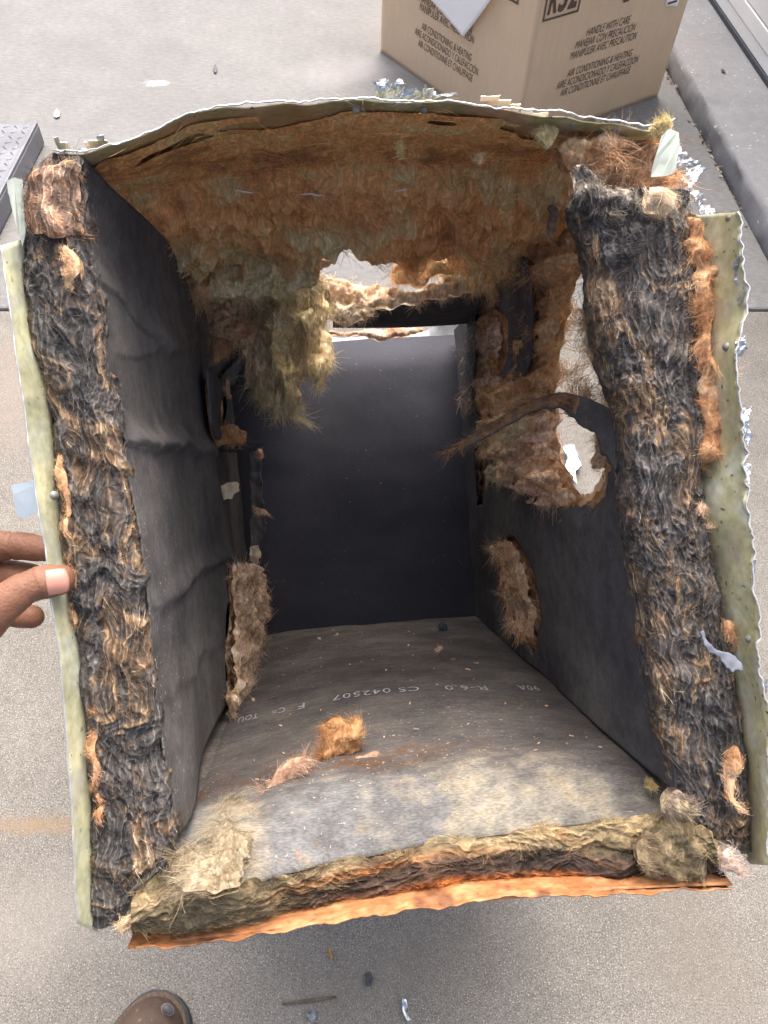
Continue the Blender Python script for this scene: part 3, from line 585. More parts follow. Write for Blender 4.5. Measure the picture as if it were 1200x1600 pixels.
# bottom with its stained lip
LIP_T = [(208, 1462), (330, 1446), (430, 1428), (560, 1400), (640, 1384), (760, 1370), (900, 1368), (1060, 1372), (1132, 1378)]
LIP_B = [(212, 1479), (300, 1483), (345, 1476), (420, 1459), (560, 1433), (700, 1411), (800, 1401), (900, 1396), (1050, 1396), (1142, 1386)]
b_o = resample(L3(LIP_B, 'y', -.016), 10); b_i = resample(L3(LIP_T, 'y', .006), 10); xs = np.linspace(OXL + .03, OXR - .03, 10)
b_m = np.stack([xs, np.full(10, .06), np.full(10, OZB)], 1); b_b = np.stack([np.linspace(OXL, OXR, 10), np.full(10, OYB), np.full(10, OZB)], 1)
G = loft([b_b, b_m, b_i, b_o], 260, [30, 12, 18]); nv = G.shape[0]
q = np.clip((np.arange(nv) - 42) / 18, 0, 1)[:, None]; wob = fbm(G * 45, 3, 31); G[..., 1] += q ** 2 * .004 * wob; G[..., 2] += q * .0015 * fbm(G * 120, 2, 33)
n1 = fbm(G * 30, 3, 41)[..., None]; n2 = fbm(G * np.array([60, 160, 160]), 3, 44)[..., None]
C = np.array(srgb(164, 110, 70)) * (1 + .35 * n1) + 0 * G; kk = np.clip(.15 + 1.1 * n2, 0, 1); C = C * (1 - kk) + np.array(srgb(190, 146, 104)) * kk
kk = np.clip((n1 - .25) * 3, 0, .85); C = C * (1 - kk) + np.array(srgb(112, 76, 54)) * kk; C[:30] = GALV_C
M_RUST = mat('rust_stained_lip', rough=.6, attr=True, noise=[(140, .7, 1.25, 4, (1, 2, 2))], bump=(220, .5, .0015, ONE), spec=.4, extra=specks(170, .68, srgb(92, 48, 26), .04, 20))
mb = MB(); mb.grid(G[:, ::-1], C[:, ::-1]); bottom = mb.build('sheet_metal_bottom', M_RUST, duct, solid=.001, offset=-1); bottom['label'] = 'orange rust stained bottom lip'
# back sheet
mb = MB(); u, v = np.meshgrid(np.linspace(OXL, OXR, 30), np.linspace(OZB, .284, 30), indexing='ij'); G = np.stack([u, np.full(u.shape, OYB), v], -1); mb.grid(G, GALV_C, ~((v > .225) & (u > .0) & (u < .20))[:-1, :-1]); mb.build('sheet_metal_back', M_METAL, duct, solid=.0009)

M_SCREW = mat('screw_steel', srgb(150, 152, 146), rough=.5, metal=.2, noise=[(200, .6, 1.1, 2, ONE)])
def screw(px, py, axis, val, parent, r=.0024, tone=M_SCREW):
    c = dp(px, py, axis, val); toward = nrm(-DM.T @ DO - c); nn = nrm(toward + .5 * np.array([-.7 if px > 800 else .5, 0, -.4 if py < 300 else 0])); c = c + nn * .001
    a = nrm(np.cross(nn, [.2, .3, .9])); b = np.cross(nn, a); mb = MB(); th = np.linspace(0, 2 * np.pi, 10, endpoint=False); G = []
    for rr, hh in ((1.25, 0), (1.2, .18), (.8, .3), (.72, .75), (.45, .95), (.02, 1.0)): G.append(c + r * rr * (np.cos(th)[:, None] * a + np.sin(th)[:, None] * b) + nn * hh * r * .8)
    mb.grid(np.array(G), closed=True); return mb.build('screw', tone, parent)
for p in [(1141, 341), (1154, 771), (1157, 799), (1136, 468 + 74), (1151, 655), (1171, 998)]: screw(*p, 'y', -.018, side_r)
for p in [(662, 170), (895, 192), (960, 201), (557, 171)]: screw(*p, 'y', .004, top)
screw(84, 774, 'y', -.012, side_l)

# ---- crumpled torn metal ------------------------------------------------------------
def crumple(name, poly, yv, amp, seed, parent, m=M_GALV, curl=.01, label=None, res=.0022, jag=1.0):
    if not jag:                                       # a flat cut piece of sheet, slightly bent
        Q = L3(poly, 'y', yv); pts = np.concatenate([Q[i - 1] + np.linspace(0, 1, 6, endpoint=False)[:, None] * (Q[i] - Q[i - 1]) for i in range(len(Q))]); c = Q.mean(0)
        h_ = (pts[:, 2] - Q[:, 2].min()) / np.ptp(Q[:, 2]); pts[:, 1] += curl * 2 * (h_ - .5) ** 2 + amp * fbm(pts * 90, 2, seed); pts[:, 0] += .0005 * fbm(pts * 200, 2, seed)
        mb = MB(); mb.add(pts, [[list(range(len(pts)))]]); o = mb.build(name, m, parent, solid=.0006, smooth=False)
        if label: o['label'] = label
        return o
    Q = L3(poly, 'y', yv); lo, hi = Q.min(0), Q.max(0); n1, n2 = max(5, int((hi[0] - lo[0]) / res)), max(5, int((hi[2] - lo[2]) / res))
    A, B = np.meshgrid(np.linspace(lo[0], hi[0], n1), np.linspace(lo[2], hi[2], n2), indexing='ij'); G = np.stack([A, np.full(A.shape, yv), B], -1)
    w_ = vfbm(G * 180, 2, seed) * .004 * jag; keep = poly_in(A + w_[..., 0], B + w_[..., 1], Q[:, [0, 2]])
    s = 1 - np.abs(perlin(G * 70, seed)) * 2; s2 = 1 - np.abs(perlin(G * 170, seed + 3)) * 2
    G[..., 1] += amp * (s + .5 * s2) + curl * np.sin((B - lo[2]) / (hi[2] - lo[2] + 1e-6) * 2.6 + seed); G += vfbm(G * 200, 2, seed + 5) * .0012 * jag
    keep = keep[:-1, :-1] & keep[1:, 1:]; mb = MB(); mb.grid(G, keep=keep, relax=0 if jag else 3); o = mb.build(name, m, parent, solid=.0005, smooth=not jag)
    if label: o['label'] = label
    return o
crumple('torn_metal', [(584, 158), (582, 140), (594, 126), (604, 130), (608, 142), (618, 130), (628, 128), (634, 142), (655, 148), (670, 140), (688, 152), (697, 162), (640, 164)], .002, .004, 3, top, jag=.5, res=.0014)
crumple('torn_metal', [(668, 143), (690, 148), (705, 140), (712, 126), (716, 127), (716, 148), (700, 160), (690, 164), (668, 150)], .0, .002, 5, top, jag=.3, res=.0014)
crumple('torn_metal', [(720, 158), (760, 154), (830, 166), (900, 172), (860, 176), (760, 166)], .012, .001, 8, top, jag=.3, res=.0014)
crumple('torn_metal', [(84, 232), (96, 222), (104, 224), (110, 230), (140, 228), (146, 220), (152, 226), (166, 216), (170, 224), (185, 222), (160, 236), (100, 238)], .004, .002, 9, top, jag=.3, res=.0014)
crumple('torn_metal', [(1051, 197), (1066, 191), (1081, 207), (1081, 223), (1111, 236), (1118, 254), (1104, 268), (1091, 283), (1101, 303), (1116, 317), (1126, 333), (1164, 328), (1166, 340), (1101, 346), (1094, 320), (1076, 292), (1076, 270), (1084, 252), (1064, 243), (1051, 221)], .008, .005, 12, side_r, jag=.5, res=.0016, label='crumpled torn zinc strip at the corner')
for k, pl in enumerate([[(1148, 404), (1158, 395), (1164, 420), (1170, 440), (1164, 455), (1150, 430)], [(1150, 470), (1168, 450), (1172, 470), (1166, 484), (1156, 478)], [(1148, 536), (1162, 520), (1168, 546), (1154, 560), (1146, 556)],
                        [(1160, 640), (1178, 630), (1176, 640), (1172, 662), (1176, 690), (1164, 700), (1158, 660)], [(1164, 722), (1180, 722), (1176, 756), (1166, 760)], [(1172, 812), (1180, 820), (1182, 850), (1174, 840)],
                        [(1174, 878), (1186, 872), (1190, 896), (1180, 906)], [(1192, 1060), (1199, 1060), (1200, 1120), (1194, 1110)]]):
    crumple('torn_metal', pl, -.028, .002, 20 + k, side_r, curl=.003, res=.0012, jag=.35)
crumple('metal_tab', [(1046, 200), (1062, 206), (1062, 228), (1056, 268), (1044, 274), (1018, 276), (1020, 258), (1034, 212)], -.012, .0004, 40, side_r, mat('pale_zinc', srgb(168, 178, 168), rough=.45, metal=.3, noise=[(80, .8, 1.1, 3, ONE)]), .002, label='pale bent metal tab at the upper corner', jag=0)
crumple('metal_tab', [(10, 281), (22, 276), (34, 280), (36, 310), (40, 360), (34, 384), (22, 340), (12, 300)], -.01, .001, 41, side_l, MATS['pale_zinc'], .003, jag=0)
crumple('torn_metal', [(58, 262), (66, 250), (86, 246), (92, 262), (76, 282), (56, 276)], .004, .004, 42, side_l)
crumple('foil_tape', [(18, 758), (52, 750), (62, 800), (30, 812), (24, 800)], .03, .0008, 43, side_l, mat('foil_tape', srgb(186, 200, 210), rough=.45, metal=.3, noise=[(60, .9, 1.06, 3, ONE)]), .001, jag=0, label='pale foil tape tab sticking out on the left')
M_BLUISH = mat('grey_plastic_shard', srgb(116, 121, 132), rough=.4, noise=[(90, .9, 1.08, 2, ONE)])

def scuff(px, py, rad): return stain(tuple(dp(px, py, 'x', XL)), rad, srgb(176, 178, 182), .75, 0, 160)
M_LINER_L = mat('black_liner_scuffed', rough=.8, attr=True, noise=[(900, .75, 1.25, 2, (1, 1, .25)), (9, .8, 1.2, 4, ONE), (60, .8, 1.22, 4, ONE)],
                bump=(1100, .5, .0008, (1, 1, .3)), spec=.18, extra=chain(specks(330, .70, srgb(160, 156, 150), .05, 5), scuff(184, 570, (.03, .008, .011)), scuff(166, 507, (.03, .008, .006)), scuff(203, 622, (.03, .004, .006))))
# ---- black liner panels ----------------------------------------------------------------
BLK = np.array(srgb(78, 78, 81)); BLK2 = np.array(srgb(98, 96, 94))
def wrinkle(G, N, seed, amp=.003, freq=9, creases=()):
    G = G + N * (amp * .9 * fbm(G * freq * np.array([1, .6, 1.5]), 2, seed) + amp * .8 * fbm(G * 4, 2, seed + 7) + amp * .10 * fbm(G * 45, 2, seed + 9))[..., None]
    for (a, b, wd, hh) in creases:                    # creases given between two points of the sheet
        a, b = np.array(a), np.array(b); ab = b - a; t = np.clip(((G - a) @ ab) / (ab @ ab), 0, 1); wig = fbm((a + t[..., None] * ab) * 14, 2, seed + 13) * wd * 1.0
        dd = G - (a + t[..., None] * ab); s = dd[..., 2] + wig; dist = np.sqrt(np.maximum((dd ** 2).sum(-1) - dd[..., 2] ** 2, 0) + s ** 2)
        G = G + N * (hh * np.exp(-(dist / (wd * np.where(s > 0, 1.8, .7))) ** 2) * (.35 + .65 * np.sin(np.clip(t, 0, 1) * np.pi)))[..., None]
    return G
def liner(name, G, seed, parent=duct, keep=None, flip=False, amp=.003, creases=(), cols=None, m=None, solid=.0016, freq=9, inward=None):
    N = normals(G)
    if inward is not None and (N * np.asarray(inward)).sum(-1).mean() < 0: N = -N
    G = wrinkle(G, N, seed, amp, freq, creases)
    if cols is None:
        k = np.clip(.5 + .8 * fbm(G * 7, 3, seed + 3), 0, 1)[..., None]; cols = BLK * (1 - k) + BLK2 * k
    mb = MB()
    if flip: mb.grid(G[:, ::-1], cols[:, ::-1], None if keep is None else keep[:, ::-1])
    else: mb.grid(G, cols, keep)
    return mb.build(name, m or M_LINER, parent, solid=solid), G
LI = [(130, 250), (126, 300), (137, 400), (155, 500), (170, 600), (178, 650), (192, 700), (205, 800), (220, 900), (230, 1000), (240, 1100), (257, 1200), (271, 1260), (273, 1312)]
li = L3(LI, 'y', 0.0); li2 = li + np.array([.004, .05, 0]); zz = li[:, 2]
LR = [(232, 335), (300, 455), (310, 520), (318, 600), (328, 690), (348, 780), (362, 870), (352, 930), (346, 1010), (345, 1060), (352, 1100)]
lr = L3(LR, 'x', XL); lr[:, 1] = np.clip(lr[:, 1], .2, .46); l1 = resample(lr, len(li)); 
mid = .5 * (resample(li2, len(li)) + l1); mid[:, 0] = XL - .004
G = loft([li, li2, mid, l1], 240, [30, 70, 70])
cr = [(dp(186, 690, 'x', XL), dp(338, 706, 'x', XL), .006, .009), (dp(240, 945, 'x', XL), dp(365, 860, 'x', XL), .007, .006), (dp(150, 400, 'x', XL), dp(300, 580, 'x', XL), .012, .004), (dp(215, 560, 'x', XL), dp(318, 520, 'x', XL), .009, .004), (dp(250, 1100, 'x', XL), dp(350, 990, 'x', XL), .010, .003)]
rim_n = fbm(G * np.array([1, 1, 8]) * 30, 2, 3); G[:3, :, 1] += .002 * rim_n[:3]
lin_l, _ = liner('liner_panel', G, 2, amp=.0022, freq=8, creases=cr, inward=(1, 0, 0), m=M_LINER_L); lin_l['label'] = 'creased black liner of the left wall'
# rear part of the left wall, set back behind the joint
u, v = np.meshgrid(np.linspace(.24, YB, 120), np.linspace(-.25, .275, 120), indexing='ij'); G = np.stack([XL - .012 + 0 * u, u, v], -1)
G[..., 0] += .006 * np.exp(-((u - .52) / .04) ** 2)
TEAR_L = L3([(372, 880), (412, 885), (418, 950), (400, 1000), (400, 1060), (365, 1110), (352, 1110), (352, 1020), (360, 960), (365, 900)], 'x', XL - .012)[:, 1:]
TEAR_L2 = L3([(322, 600), (352, 578), (356, 640), (340, 690), (322, 690)], 'x', XL - .012)[:, 1:]
cc = .25 * (G[:-1, :-1] + G[1:, 1:] + G[1:, :-1] + G[:-1, 1:]); wob = vfbm(cc * 60, 2, 3) * .005
keep = ~poly_in(cc[..., 1] + wob[..., 0], cc[..., 2] + wob[..., 1], TEAR_L) & ~poly_in(cc[..., 1] + wob[..., 0], cc[..., 2] + wob[..., 1], TEAR_L2)
liner('liner_panel', G, 4, keep=keep, amp=.003, inward=(1, 0, 0))
# right wall with its holes
RI = [(985, 640), (991, 680), (994, 760), (998, 820), (1010, 900), (1025, 1000), (1038, 1100), (1048, 1180), (1056, 1232)]
u, v = np.meshgrid(np.linspace(0, 1, 290), np.linspace(-.238, .235, 190), indexing='ij'); fx = L3(RI, 'y', .0); o_ = np.argsort(fx[:, 2])
xf = np.interp(v, fx[o_, 2], fx[o_, 0]); yy = u * YB; blend = np.clip(yy / .10, 0, 1); blend = blend * blend * (3 - 2 * blend)
G = np.stack([xf * (1 - blend) + XR * blend, yy, v], -1); G[..., 0] += .008 * np.sin(np.clip((yy - .1) / .5, 0, 1) * np.pi) * np.sin((v + .238) / .473 * np.pi)
G[:4, :, 1] += .003 * fbm(G[:4] * 50, 2, 3)
wx = lambda poly: L3(poly, 'x', XR)[:, 1:]
H1 = wx([(836, 398), (860, 380), (1000, 380), (1100, 400), (1100, 640), (990, 642), (962, 668), (950, 700), (944, 735), (930, 765), (908, 792), (872, 796), (838, 785), (800, 750), (768, 700), (752, 660), (742, 640), (736, 600), (752, 560), (770, 590), (800, 600), (818, 590), (832, 540)])
H2 = wx([(772, 846), (796, 838), (812, 860), (828, 895), (836, 930), (842, 962), (838, 1000), (832, 1022), (822, 1012), (808, 970), (797, 930), (792, 890)])
H3 = wx([(742, 490), (770, 482), (790, 500), (788, 560), (770, 600), (742, 600)])
H4 = wx([(740, 700), (752, 700), (758, 760), (752, 790), (744, 790)])
cc = .25 * (G[:-1, :-1] + G[1:, 1:] + G[1:, :-1] + G[:-1, 1:]); wob = vfbm(cc * 60, 3, 5) * .005
keep = np.ones(cc.shape[:2], bool)
for Hh in (H1, H2, H3, H4): keep &= ~poly_in(cc[..., 1] + wob[..., 0], cc[..., 2] + wob[..., 1], Hh)
keep &= ~((cc[..., 1] < .30) & (cc[..., 2] > .16 + .01 * wob[..., 0] / .005)) 
crr = [(dp(905, 795, 'x', XR), dp(980, 740, 'x', XR), .012, -.008), (dp(872, 800, 'x', XR), dp(940, 800, 'x', XR), .014, -.006)]
lin_r, _ = liner('liner_panel', G, 6, keep=keep, flip=True, amp=.003, creases=crr, inward=(-1, 0, 0)); lin_r['label'] = 'black liner of the right wall with torn holes'
# back wall: pillowed, top rolled away
u, v = np.meshgrid(np.linspace(0, 1, 150), np.linspace(0, 1, 170), indexing='ij'); X = -.142 + u * .40; Z = -.25 + v * .482
bul = .022 * np.sin(np.pi * u) ** .6 * np.sin(np.pi * np.clip(v * .93, 0, 1)) ** .7; Y = YB - bul + .03 * np.clip((v - .88) / .12, 0, 1) ** 2
G = np.stack([X, Y, Z], -1); BLUE = np.array(srgb(64, 66, 75)); cols = BLUE * (1 + .12 * fbm(G * 6, 3, 9)[..., None])
M_BACK = mat('smooth_black_liner', rough=.72, attr=True, noise=[(700, .85, 1.15, 2, (1, 1, .5)), (8, .88, 1.12, 4, ONE)], bump=(700, .3, .0007, ONE), spec=.22, extra=specks(210, .755, srgb(170, 168, 160), .03, 4))
liner('liner_panel', G, 8, amp=.0016, cols=cols, m=M_BACK, inward=(0, -1, 0))[0]['label'] = 'smooth bulging black liner of the back wall'
# floor
def floor_z(x, y, y0):
    s = np.clip((x + .122) / .35, 0, 1); t = np.clip(y / YB, 0, 1)
    z = -.242 + .020 * np.sin(np.pi * s) ** .7 * np.sin(np.pi * np.clip(t * .85 + .12, 0, 1)) ** .8 + .006 * t + .002 * fbm(np.stack([x * 9, y * 9, 0 * x], -1), 2, 3)
    e = np.clip((y - y0) / .055, 0, 1); e = 1 - (1 - e) ** 2; return -.263 * (1 - e) + z * e
FE = L3([(250, 1400), (310, 1398), (375, 1386), (450, 1362), (560, 1337), (720, 1309), (860, 1291), (1010, 1280), (1075, 1268)], 'z', -.262); o_ = np.argsort(FE[:, 0])
s, t = np.meshgrid(np.linspace(0, 1, 300), np.linspace(0, 1, 320), indexing='ij'); X = -.140 + s * .386; y0 = np.interp(X, FE[o_, 0], FE[o_, 1]); 
y0 = y0 + .003 * fbm(np.stack([X * 60, X * 0, X * 0], -1), 3, 5)
Y = y0 * (1 - t) + (YB - .005) * t; G = np.stack([X, Y, floor_z(X, Y, y0)], -1)
TEAR_F = L3([(330, 1268), (352, 1256), (385, 1262), (402, 1268), (398, 1310), (388, 1350), (372, 1390), (340, 1410), (240, 1410), (255, 1350), (300, 1330)], 'z', -.238)[:, :2]
PALE = np.array(srgb(130, 128, 118)); BLUEG = np.array(srgb(113, 115, 116)); TANF = np.array(srgb(140, 130, 112)); RUSTF = np.array(srgb(110, 82, 60))
nb = fbm(G * np.array([14, 22, 1]), 4, 11); nc = fbm(G * np.array([45, 70, 1]), 3, 17); base = np.array(srgb(86, 84, 84)) * (1 + .15 * nb[..., None])
dust = np.clip(.30 + .5 * nb + .3 * nc - (Y > .5) * 0, 0, 1)[..., None] * .35; base = base * (1 - dust) + np.array(srgb(136, 128, 118)) * dust
lim = .078 + .03 * nb + .02 * nc - .03 * np.clip((X - .1) / .1, 0, 1); kp = np.clip((lim + .012 - Y) / .05, 0, 1)[..., None] ** .8 * np.clip(.82 + .5 * nc, .3, 1)[..., None]
pale = np.where((X < .06 + .05 * nb)[..., None], BLUEG, PALE) * (1 + .18 * nb[..., None] + .12 * nc[..., None])
kt = np.clip(.4 * nb + .9 * nc + .1 - np.clip((.02 - X) / .05, 0, 1) * .5, 0, 1)[..., None]; pale = pale * (1 - kt) + TANF * kt
C = base * (1 - kp) + pale * kp
kc = np.clip(1 - poly_dist(X, Y, TEAR_F) / .012, 0, 1) * ~poly_in(X, Y, TEAR_F) + poly_in(X, Y, TEAR_F); kc = (kc * np.clip(.75 + .8 * nc, 0, 1))[..., None]; C = C * (1 - kc) + np.array(srgb(150, 142, 124)) * kc
band = np.exp(-((Y - (.098 + .02 * nb)) / .018) ** 2) * np.clip(.5 + nc * 1.5, 0, 1) * np.clip((.14 - X) / .1, 0, 1); C = C * (1 - .8 * band[..., None]) + RUSTF * .7 * .8 * band[..., None]
TEAR_F2 = L3([(425, 1325), (450, 1312), (500, 1308), (575, 1314), (500, 1311), (455, 1318)], 'z', -.24)[:, :2]
cc = .25 * (G[:-1, :-1] + G[1:, 1:] + G[1:, :-1] + G[:-1, 1:]); wob = vfbm(cc * 80, 3, 25) * .006
keep = ~poly_in(cc[..., 0] + wob[..., 0] * .3, cc[..., 1] + wob[..., 1] * .3, TEAR_F2)
cf = [(dp(405, 1370, 'z', -.235), dp(400, 1180, 'z', -.235), .006, -.005), (dp(690, 1130, 'z', -.225), dp(770, 1260, 'z', -.235), .008, .002)]
floor_l, GF = liner('liner_panel', G, 10, keep=keep, amp=.0022, cols=C, m=M_FLOOR, creases=cf, freq=14, inward=(0, 0, 1)); floor_l['label'] = 'dusty black floor liner, pale and stained at the front'
# printed lettering on the floor liner (reads from the back)
M_PRINT = mat('worn_white_print', srgb(184, 188, 192), rough=.7, noise=[(260, .45, 1.15, 3, ONE)], spec=.2)
def on_floor(x, y):
    d = (GF[..., 0] - x) ** 2 + (GF[..., 1] - y) ** 2; return GF.reshape(-1, 3)[np.argmin(d), 2]
for word, xa, xb in (('90A', .205, .183), ('R-6.0', .150, .106), ('CS 042507', .079, -.011), ('F', -.040, -.047), ('C=', -.060, -.074), ('TOU', -.088, -.108)):
    V, P = text_mesh(word, 1.0, 0, 1.12); x0, wt = V[:, 0].min(), V[:, 0].max() - V[:, 0].min()
    def fnt(v):
        x = xa + (xb - xa) * (v[0] - x0) / wt; y = .270 - .022 * v[1] ; return np.array([x, y, on_floor(x, y) + .0014])
    text_object('printed_text', V, P, fnt, M_PRINT, floor_l)
# remains of the ceiling liner at the back
G = loft([L3([(520, 494), (600, 480), (660, 468), (720, 455), (775, 438), (810, 428)], 'y', .47), L3([(520, 512), (600, 512), (660, 511), (720, 508), (760, 500), (790, 490)], 'y', .62)], 90, [40]); G[..., 2] -= .004 * np.sin(np.linspace(0, np.pi, 41))[:, None]
liner('liner_panel', G, 12, amp=.002, inward=(0, 0, -1))
# torn flaps in the left rear corner
def flap(name, poly, plane, seed, parent=duct, bend=.012, m=M_LINER, col=BLK, label=None, sgn=1):
    axis, val = plane; a = 'xyz'.index(axis); e = [k for k in range(3) if k != a]; Q = L3(poly, axis, val); lo, hi = Q.min(0), Q.max(0)
    A, B = np.meshgrid(np.linspace(lo[e[0]], hi[e[0]], 46), np.linspace(lo[e[1]], hi[e[1]], 46), indexing='ij'); G = np.zeros(A.shape + (3,)); G[..., e[0]] = A; G[..., e[1]] = B
    s1, s2 = (A - lo[e[0]]) / (hi[e[0]] - lo[e[0]]), (B - lo[e[1]]) / (hi[e[1]] - lo[e[1]]); G[..., a] = val + sgn * bend * (np.sin(s1 * 3 + seed) * .6 + s2 * s2 * .7) + .003 * fbm(G * 60, 2, seed)
    w_ = vfbm(G * 90, 2, seed + 2) * .004; k = poly_in(A + w_[..., 0], B + w_[..., 1], Q[:, e]); k = k[:-1, :-1] & k[1:, 1:] & k[1:, :-1] & k[:-1, 1:]
    mb = MB(); mb.grid(G, col * (1 + .3 * fbm(G * 30, 2, seed)[..., None]), k); o = mb.build(name, m, parent, solid=.0018, offset=0)
    if label: o['label'] = label
    return o
flap('liner_flap', [(316, 560), (345, 590), (388, 540), (384, 570), (372, 600), (350, 632), (352, 690), (336, 690), (326, 660)], ('x', -.115), 3)
flap('liner_flap', [(340, 688), (365, 682), (412, 690), (408, 702), (370, 708), (336, 706)], ('y', .5), 5)
flap('liner_flap', [(388, 705), (406, 700), (410, 760), (418, 820), (404, 870), (392, 860), (390, 780)], ('y', .66), 6, bend=.006)
flap('liner_flap', [(332, 756), (374, 754), (374, 768), (360, 780), (334, 776)], ('y', .42), 9, m=mat('backing_paper', srgb(206, 192, 166), rough=.8, noise=[(160, .8, 1.15, 3, ONE)]), col=np.ones(3), bend=.006, label='pale torn backing scrap')
flap('liner_flap', [(388, 855), (402, 850), (408, 864), (400, 882), (392, 876)], ('y', .6), 14, m=MATS['backing_paper'], bend=.004)
flap('liner_flap', [(800, 400), (834, 400), (836, 470), (832, 560), (812, 598), (792, 596), (796, 520)], ('x', XR - .004), 15, bend=.006, sgn=-1)
flap('liner_shred', [(1086, 990), (1094, 986), (1108, 1000), (1128, 1018), (1156, 1036), (1158, 1046), (1140, 1050), (1128, 1034), (1110, 1022)], ('y', -.035), 17, m=M_BLUISH, bend=.001, label='flat grey shard stuck on the right edge')

# ---- insulation boards between the liner and the metal
def board(G, seed, keep=None):
    N = normals(G); G = G + N * (.004 * fbm(G * 40, 3, seed))[..., None]; C = pal_col([*BROWN, *ORANGE[:3]], .5 + .5 * fbm(G * 22, 3, seed + 2)); mb = MB(); mb.grid(G, C, keep); mb.build('insulation_board', M_FIB, duct, solid=.03, offset=0)
def plane_grid(o, a, b, n1, n2):
    u, v = np.meshgrid(np.linspace(0, 1, n1), np.linspace(0, 1, n2), indexing='ij'); return np.array(o) + u[..., None] * np.array(a) + v[..., None] * np.array(b)
board(plane_grid((-.160, .05, -.275), (0, .72, 0), (0, 0, .50), 70, 50), 1)
G = plane_grid((.262, .06, -.275), (0, .71, 0), (0, 0, .50), 150, 110); cc = .25 * (G[:-1, :-1] + G[1:, 1:] + G[1:, :-1] + G[:-1, 1:])
HB_ = L3([(945, 365), (868, 385), (842, 480), (832, 560), (830, 640), (836, 720), (862, 795), (925, 800), (965, 760), (985, 640), (985, 520), (975, 390)], 'x', .262)[:, 1:]
board(G, 3, ~poly_in(cc[..., 1], cc[..., 2], HB_))
board(plane_grid((-.18, .05, -.276), (.46, 0, 0), (0, .72, 0), 50, 60), 5); board(plane_grid((-.175, .762, -.275), (.455, 0, 0), (0, 0, .49), 50, 50), 7)
# ---- torn insulation edges of the opening --------------------------------------------------
def off(l, dx, dy, dz): return l + np.array([dx, dy, dz])
LO = [(84, 250), (62, 270), (46, 300), (44, 372), (42, 440), (46, 490), (76, 600), (86, 700), (95, 800), (110, 900), (128, 1000), (137, 1100), (143, 1200), (148, 1300), (150, 1400), (152, 1440)]
LN = LI[:-1] + [(273, 1312), (262, 1345), (232, 1385), (205, 1438)]
lo_ = L3(LO, 'y', .004); ln_ = L3(LN, 'y', .0); lc_ = .5 * (resample(lo_, 40) + resample(ln_, 40)); lc_[:, 1] -= .005
matted('insulation_edge', [off(ln_, -.003, .05, 0), ln_, lc_, lo_, off(lo_, .004, .05, 0)], 620, [8, 50, 50, 8], CHAR, 30000, duct, amp=.006, seed=3, L=.016, W=.00055, out=.14).__setitem__('label', 'dark matted insulation edge beside the hand')
RN = [(905, 300), (925, 340), (935, 400), (940, 470), (948, 530), (972, 600), (988, 650), (992, 700), (995, 800), (1010, 900), (1025, 1000), (1040, 1100), (1050, 1180), (1060, 1232), (1075, 1290)]
RO = [(1075, 300), (1072, 340), (1074, 400), (1082, 460), (1088, 530), (1092, 600), (1094, 650), (1092, 700), (1094, 800), (1112, 900), (1134, 1000), (1150, 1100), (1158, 1180), (1164, 1250), (1168, 1330)]
rn_ = L3(RN, 'y', .0); ro_ = L3(RO, 'y', .006); rc_ = .5 * (resample(rn_, 40) + resample(ro_, 40)); rc_[:, 1] -= .006
matted('insulation_edge', [off(ro_, 0, .05, 0), ro_, rc_, rn_, off(rn_, .006, .05, 0)], 620, [8, 56, 56, 8], CHAR, 34000, duct, amp=.0065, seed=8, L=.017, W=.00055, out=.16).__setitem__('label', 'dark matted insulation edge of the right wall')
fe = L3([(205, 1418), (260, 1402), (310, 1398), (375, 1387), (450, 1364), (560, 1339), (720, 1311), (860, 1293), (1010, 1282), (1075, 1272), (1115, 1310)], 'z', -.262); fl_ = L3([(208, 1458), (330, 1444), (430, 1426), (560, 1398), (640, 1382), (760, 1368), (900, 1366), (1060, 1370), (1130, 1374)], 'y', .008)
fe = np.concatenate([fe[:2], GF[34:-20:12, 0] + np.array([0, .002, -.002]), fe[-1:]])
fc_ = .5 * (resample(fe, 40) + resample(fl_, 40)); fc_[:, 1] -= .004
TANP = [srgb(82, 73, 58), srgb(116, 104, 80), srgb(136, 122, 94), srgb(152, 134, 102), srgb(146, 104, 70), srgb(168, 154, 128)]; DRKP = [srgb(38, 34, 32), srgb(54, 46, 42), srgb(74, 60, 52), srgb(104, 82, 62)]
ORP = [srgb(150, 88, 44), srgb(200, 120, 56), srgb(214, 148, 80)]
def front_cols(v, u_, w_):
    w2 = np.clip((w_ - .06) / .88, 0, 1); wob = .10 * np.sin(u_ * 9) + .05 * np.sin(u_ * 31 + 2)
    kd = 1 / (1 + np.exp(-(w2 - .38 - wob) * 22)) * np.clip((u_ - .15) * 5, 0, 1); ko = 1 / (1 + np.exp(-(w2 - .90 - wob * .6) * 25)); kr = np.clip((.25 - np.abs(u_ - .42)) * 4, 0, 1) * np.exp(-((w2 - .3) / .1) ** 2) * .7
    c = pal_col(TANP, v * .8); c = c * (1 - kr[..., None]) + pal_col(ORP, v) * kr[..., None]
    c = c * (1 - kd[..., None]) + pal_col(DRKP, v) * kd[..., None]; return c * (1 - ko[..., None]) + pal_col(ORP, v) * ko[..., None]
matted('insulation_edge', [off(fe, 0, .04, -.002), fe, fc_, fl_, off(fl_, 0, .03, 0)], 560, [6, 34, 34, 6], TANP, 17000, duct, amp=.0075, seed=12, L=.016, W=.0007, out=.16, ustretch=2.6, colfn=front_cols, m=M_LAYER).__setitem__('label', 'layered tan and black insulation edge above the rusty lip')

